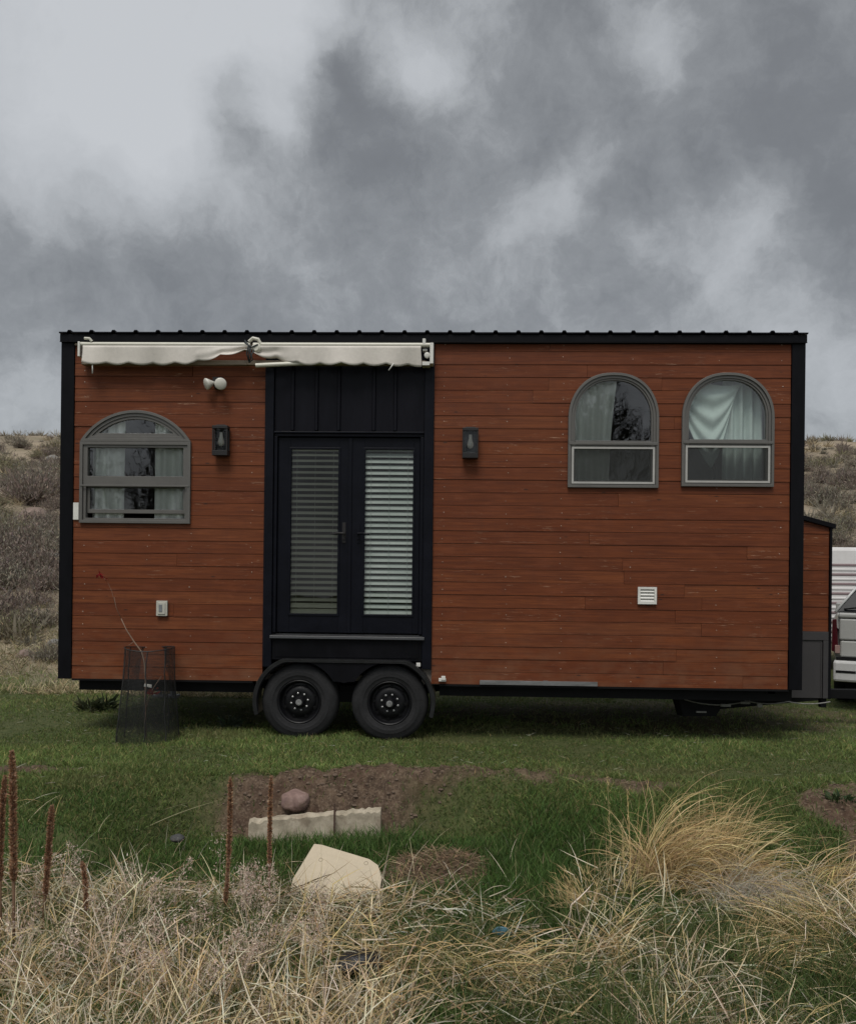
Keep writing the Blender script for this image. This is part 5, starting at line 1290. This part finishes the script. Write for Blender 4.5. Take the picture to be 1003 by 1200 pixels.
# ================================================================== BARE TREES BEHIND THE CAMERA (mirrored in the glass)
treem = plain('bare_tree_bark', (.050, .043, .036), .9, .3, 8, .4)
def tree_mesh(seed, H):
    rnd = random.Random(seed); trunk = MB(); crown = MB(); cnt = [0]
    todo = [(Vector((0, 0, -.2)), Vector((0, 0, 1)), H * .26, H * .016, 0)]
    while todo and cnt[0] < 4600:
        p, d, L, r, lvl = todo.pop(0)
        cnt[0] += 1; pts = [p]; q = p; k_ = 4; dd = d
        for i in range(k_):
            dd = (dd + Vector((rnd.gauss(0, .12), rnd.gauss(0, .12), rnd.gauss(.06, .1)))).normalized(); q = q + dd * (L / k_); pts.append(q)
        (trunk if lvl == 0 else crown).tube(pts, [r, r * .88, r * .76, r * .66, r * .52], 7 if lvl < 2 else 3, cap=lvl < 2)
        if lvl >= 6: continue
        nch = 5 if lvl == 0 else rnd.choice((3, 4))
        for i in range(nch):
            t = rnd.uniform(.35, 1.0) if i else 1.0; idx = min(k_, max(1, int(t * k_))); s_ = pts[idx]
            ax = dd.orthogonal(); ax.rotate(Matrix.Rotation(rnd.uniform(0, 2 * PI), 3, dd)); nd = (dd + ax * rnd.uniform(.3, .7)).normalized(); nd.z += .15
            todo.append((s_, nd.normalized(), L * rnd.uniform(.6, .82), max(.012, r * (.5 if i else .62)), lvl + 1))
    return trunk, crown
tspots = [(6.4, -27.5, 15.5, 1.0, 'tall bare tree mirrored in the arched windows, trunk nearest the lawn'), (3.6, -31.5, 15.0, 2.1, 'bare tree mirrored beside the tall one, set further back'), (-13.2, -27.0, 15.5, 4.0, 'bare tree mirrored in the wide left window')]
for i, (x, y, H, r, lab) in enumerate(tspots):
    t = thing('bare_tree', Vector((0, 0, 0)), lab, 'tree', 'bare trees mirrored in the windows')
    tk, cr = tree_mesh(5 + i, H); tk.build('trunk', treem, t, smooth=True); cr.build('crown', treem, t); t.location = (x, y, float(height(x, y))); t.rotation_euler = (0, 0, r)

# ================================================================== LIGHT, SKY, CAMERA
w = bpy.data.worlds.new('World'); S.world = w; w.use_nodes = True; nt = w.node_tree; nt.nodes.clear(); k = N(nt)
SUN_EL, SUN_AZ = math.radians(60), math.radians(192)     # azimuth from +y, clockwise
sky = k.n('ShaderNodeTexSky', sky_type='NISHITA'); sky.sun_disc = False; sky.sun_elevation = SUN_EL; sky.sun_rotation = SUN_AZ
tc = k.n('ShaderNodeTexCoord'); D = tc.outputs['Generated']
def vm(op, a, b=None, sc=None):
    o = k.n('ShaderNodeVectorMath', operation=op)
    for i, q in enumerate((a, b)):
        if q is None: continue
        if isinstance(q, tuple): o.inputs[i].default_value = q
        else: k.l(q, o.inputs[i])
    if sc is not None: o.inputs['Scale'].default_value = sc
    return o
def cnoise(vec, scale, det, rough):
    o = k.n('ShaderNodeTexNoise'); o.inputs['Scale'].default_value = scale; o.inputs['Detail'].default_value = det; o.inputs['Roughness'].default_value = rough; k.l(vec, o.inputs['Vector']); return o
n1 = cnoise(D, 6.5, 8, .6); wv = vm('SCALE', vm('SUBTRACT', n1.outputs['Color'], (.5, .5, .5)).outputs[0], sc=.10).outputs[0]
Dw = vm('ADD', D, wv).outputs[0]
n2 = cnoise(Dw, 10.5, 12, .65); n3 = cnoise(vm('MULTIPLY', Dw, (1.0, 1.0, 1.9)).outputs[0], 2.6, 6, .5)
val = k.math('MULTIPLY_ADD', k.math('SUBTRACT', n2.outputs['Fac'], .5), .62, .462)
val = k.math('MULTIPLY_ADD', k.math('SUBTRACT', n3.outputs['Fac'], .5), .20, val)
BL = SKYBLOBS
for px, py, r, amp in BL:
    d = Vector(pix_dir(px, py)).normalized()
    dist = vm('DISTANCE', Dw, tuple(d)).outputs['Value']
    e = k.math('EXPONENT', k.math('MULTIPLY', k.math('POWER', k.math('MULTIPLY', dist, FPX / r), 2.0), -1.0))
    val = k.math('MULTIPLY_ADD', e, amp, val)
c = k.ramp(val, [(.0, (.104, .107, .112)), (.34, (.142, .148, .155)), (.47, (.190, .198, .206)), (.60, (.278, .289, .300)), (.76, (.35, .363, .378)), (1.0, (.405, .418, .434))])
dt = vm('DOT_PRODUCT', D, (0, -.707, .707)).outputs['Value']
boost = k.math('MULTIPLY_ADD', k.rng(dt, -.1, .6), 1.1, 1.0)  # extra sky brightness added overhead and behind the camera to light the ground
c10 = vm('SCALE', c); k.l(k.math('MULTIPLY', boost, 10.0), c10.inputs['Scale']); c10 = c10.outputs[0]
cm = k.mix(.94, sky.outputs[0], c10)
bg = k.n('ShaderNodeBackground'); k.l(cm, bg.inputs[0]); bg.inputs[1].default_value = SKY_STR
ow = k.n('ShaderNodeOutputWorld'); k.l(bg.outputs[0], ow.inputs[0])
w.cycles.sampling_method = 'MANUAL'; w.cycles.sample_map_resolution = 512

sl = bpy.data.lights.new('sun', 'SUN'); sl.energy = SUN_E; sl.angle = math.radians(26); sl.color = (1, .96, .90)
so_ = bpy.data.objects.new('sun', sl); COL.objects.link(so_)
sd_ = Vector((math.sin(SUN_AZ) * math.cos(SUN_EL), math.cos(SUN_AZ) * math.cos(SUN_EL), math.sin(SUN_EL)))
so_.rotation_euler = sd_.to_track_quat('Z', 'Y').to_euler(); so_.location = sd_ * 40

cam = bpy.data.cameras.new('camera'); co = bpy.data.objects.new('camera', cam); COL.objects.link(co)
co.matrix_world = Matrix.Translation((0, CAMY, CAMZ)) @ Matrix.Rotation(-YAW, 4, 'Z') @ Matrix.Rotation(PI / 2, 4, 'X') @ Matrix.Rotation(ROLL, 4, 'Z')
cam.sensor_fit = 'HORIZONTAL'; cam.sensor_width = 36; cam.lens = FPX / 1003 * 36; cam.shift_y = (PCY - 600) / 1003; cam.clip_end = 2000; cam.clip_start = .05
S.camera = co
S.view_settings.view_transform = 'Standard'; S.view_settings.look = 'None'; S.view_settings.gamma = 1; S.view_settings.exposure = EXPO
S.cycles.max_bounces = 6; S.cycles.transparent_max_bounces = 24; S.cycles.caustics_reflective = False; S.cycles.caustics_refractive = False
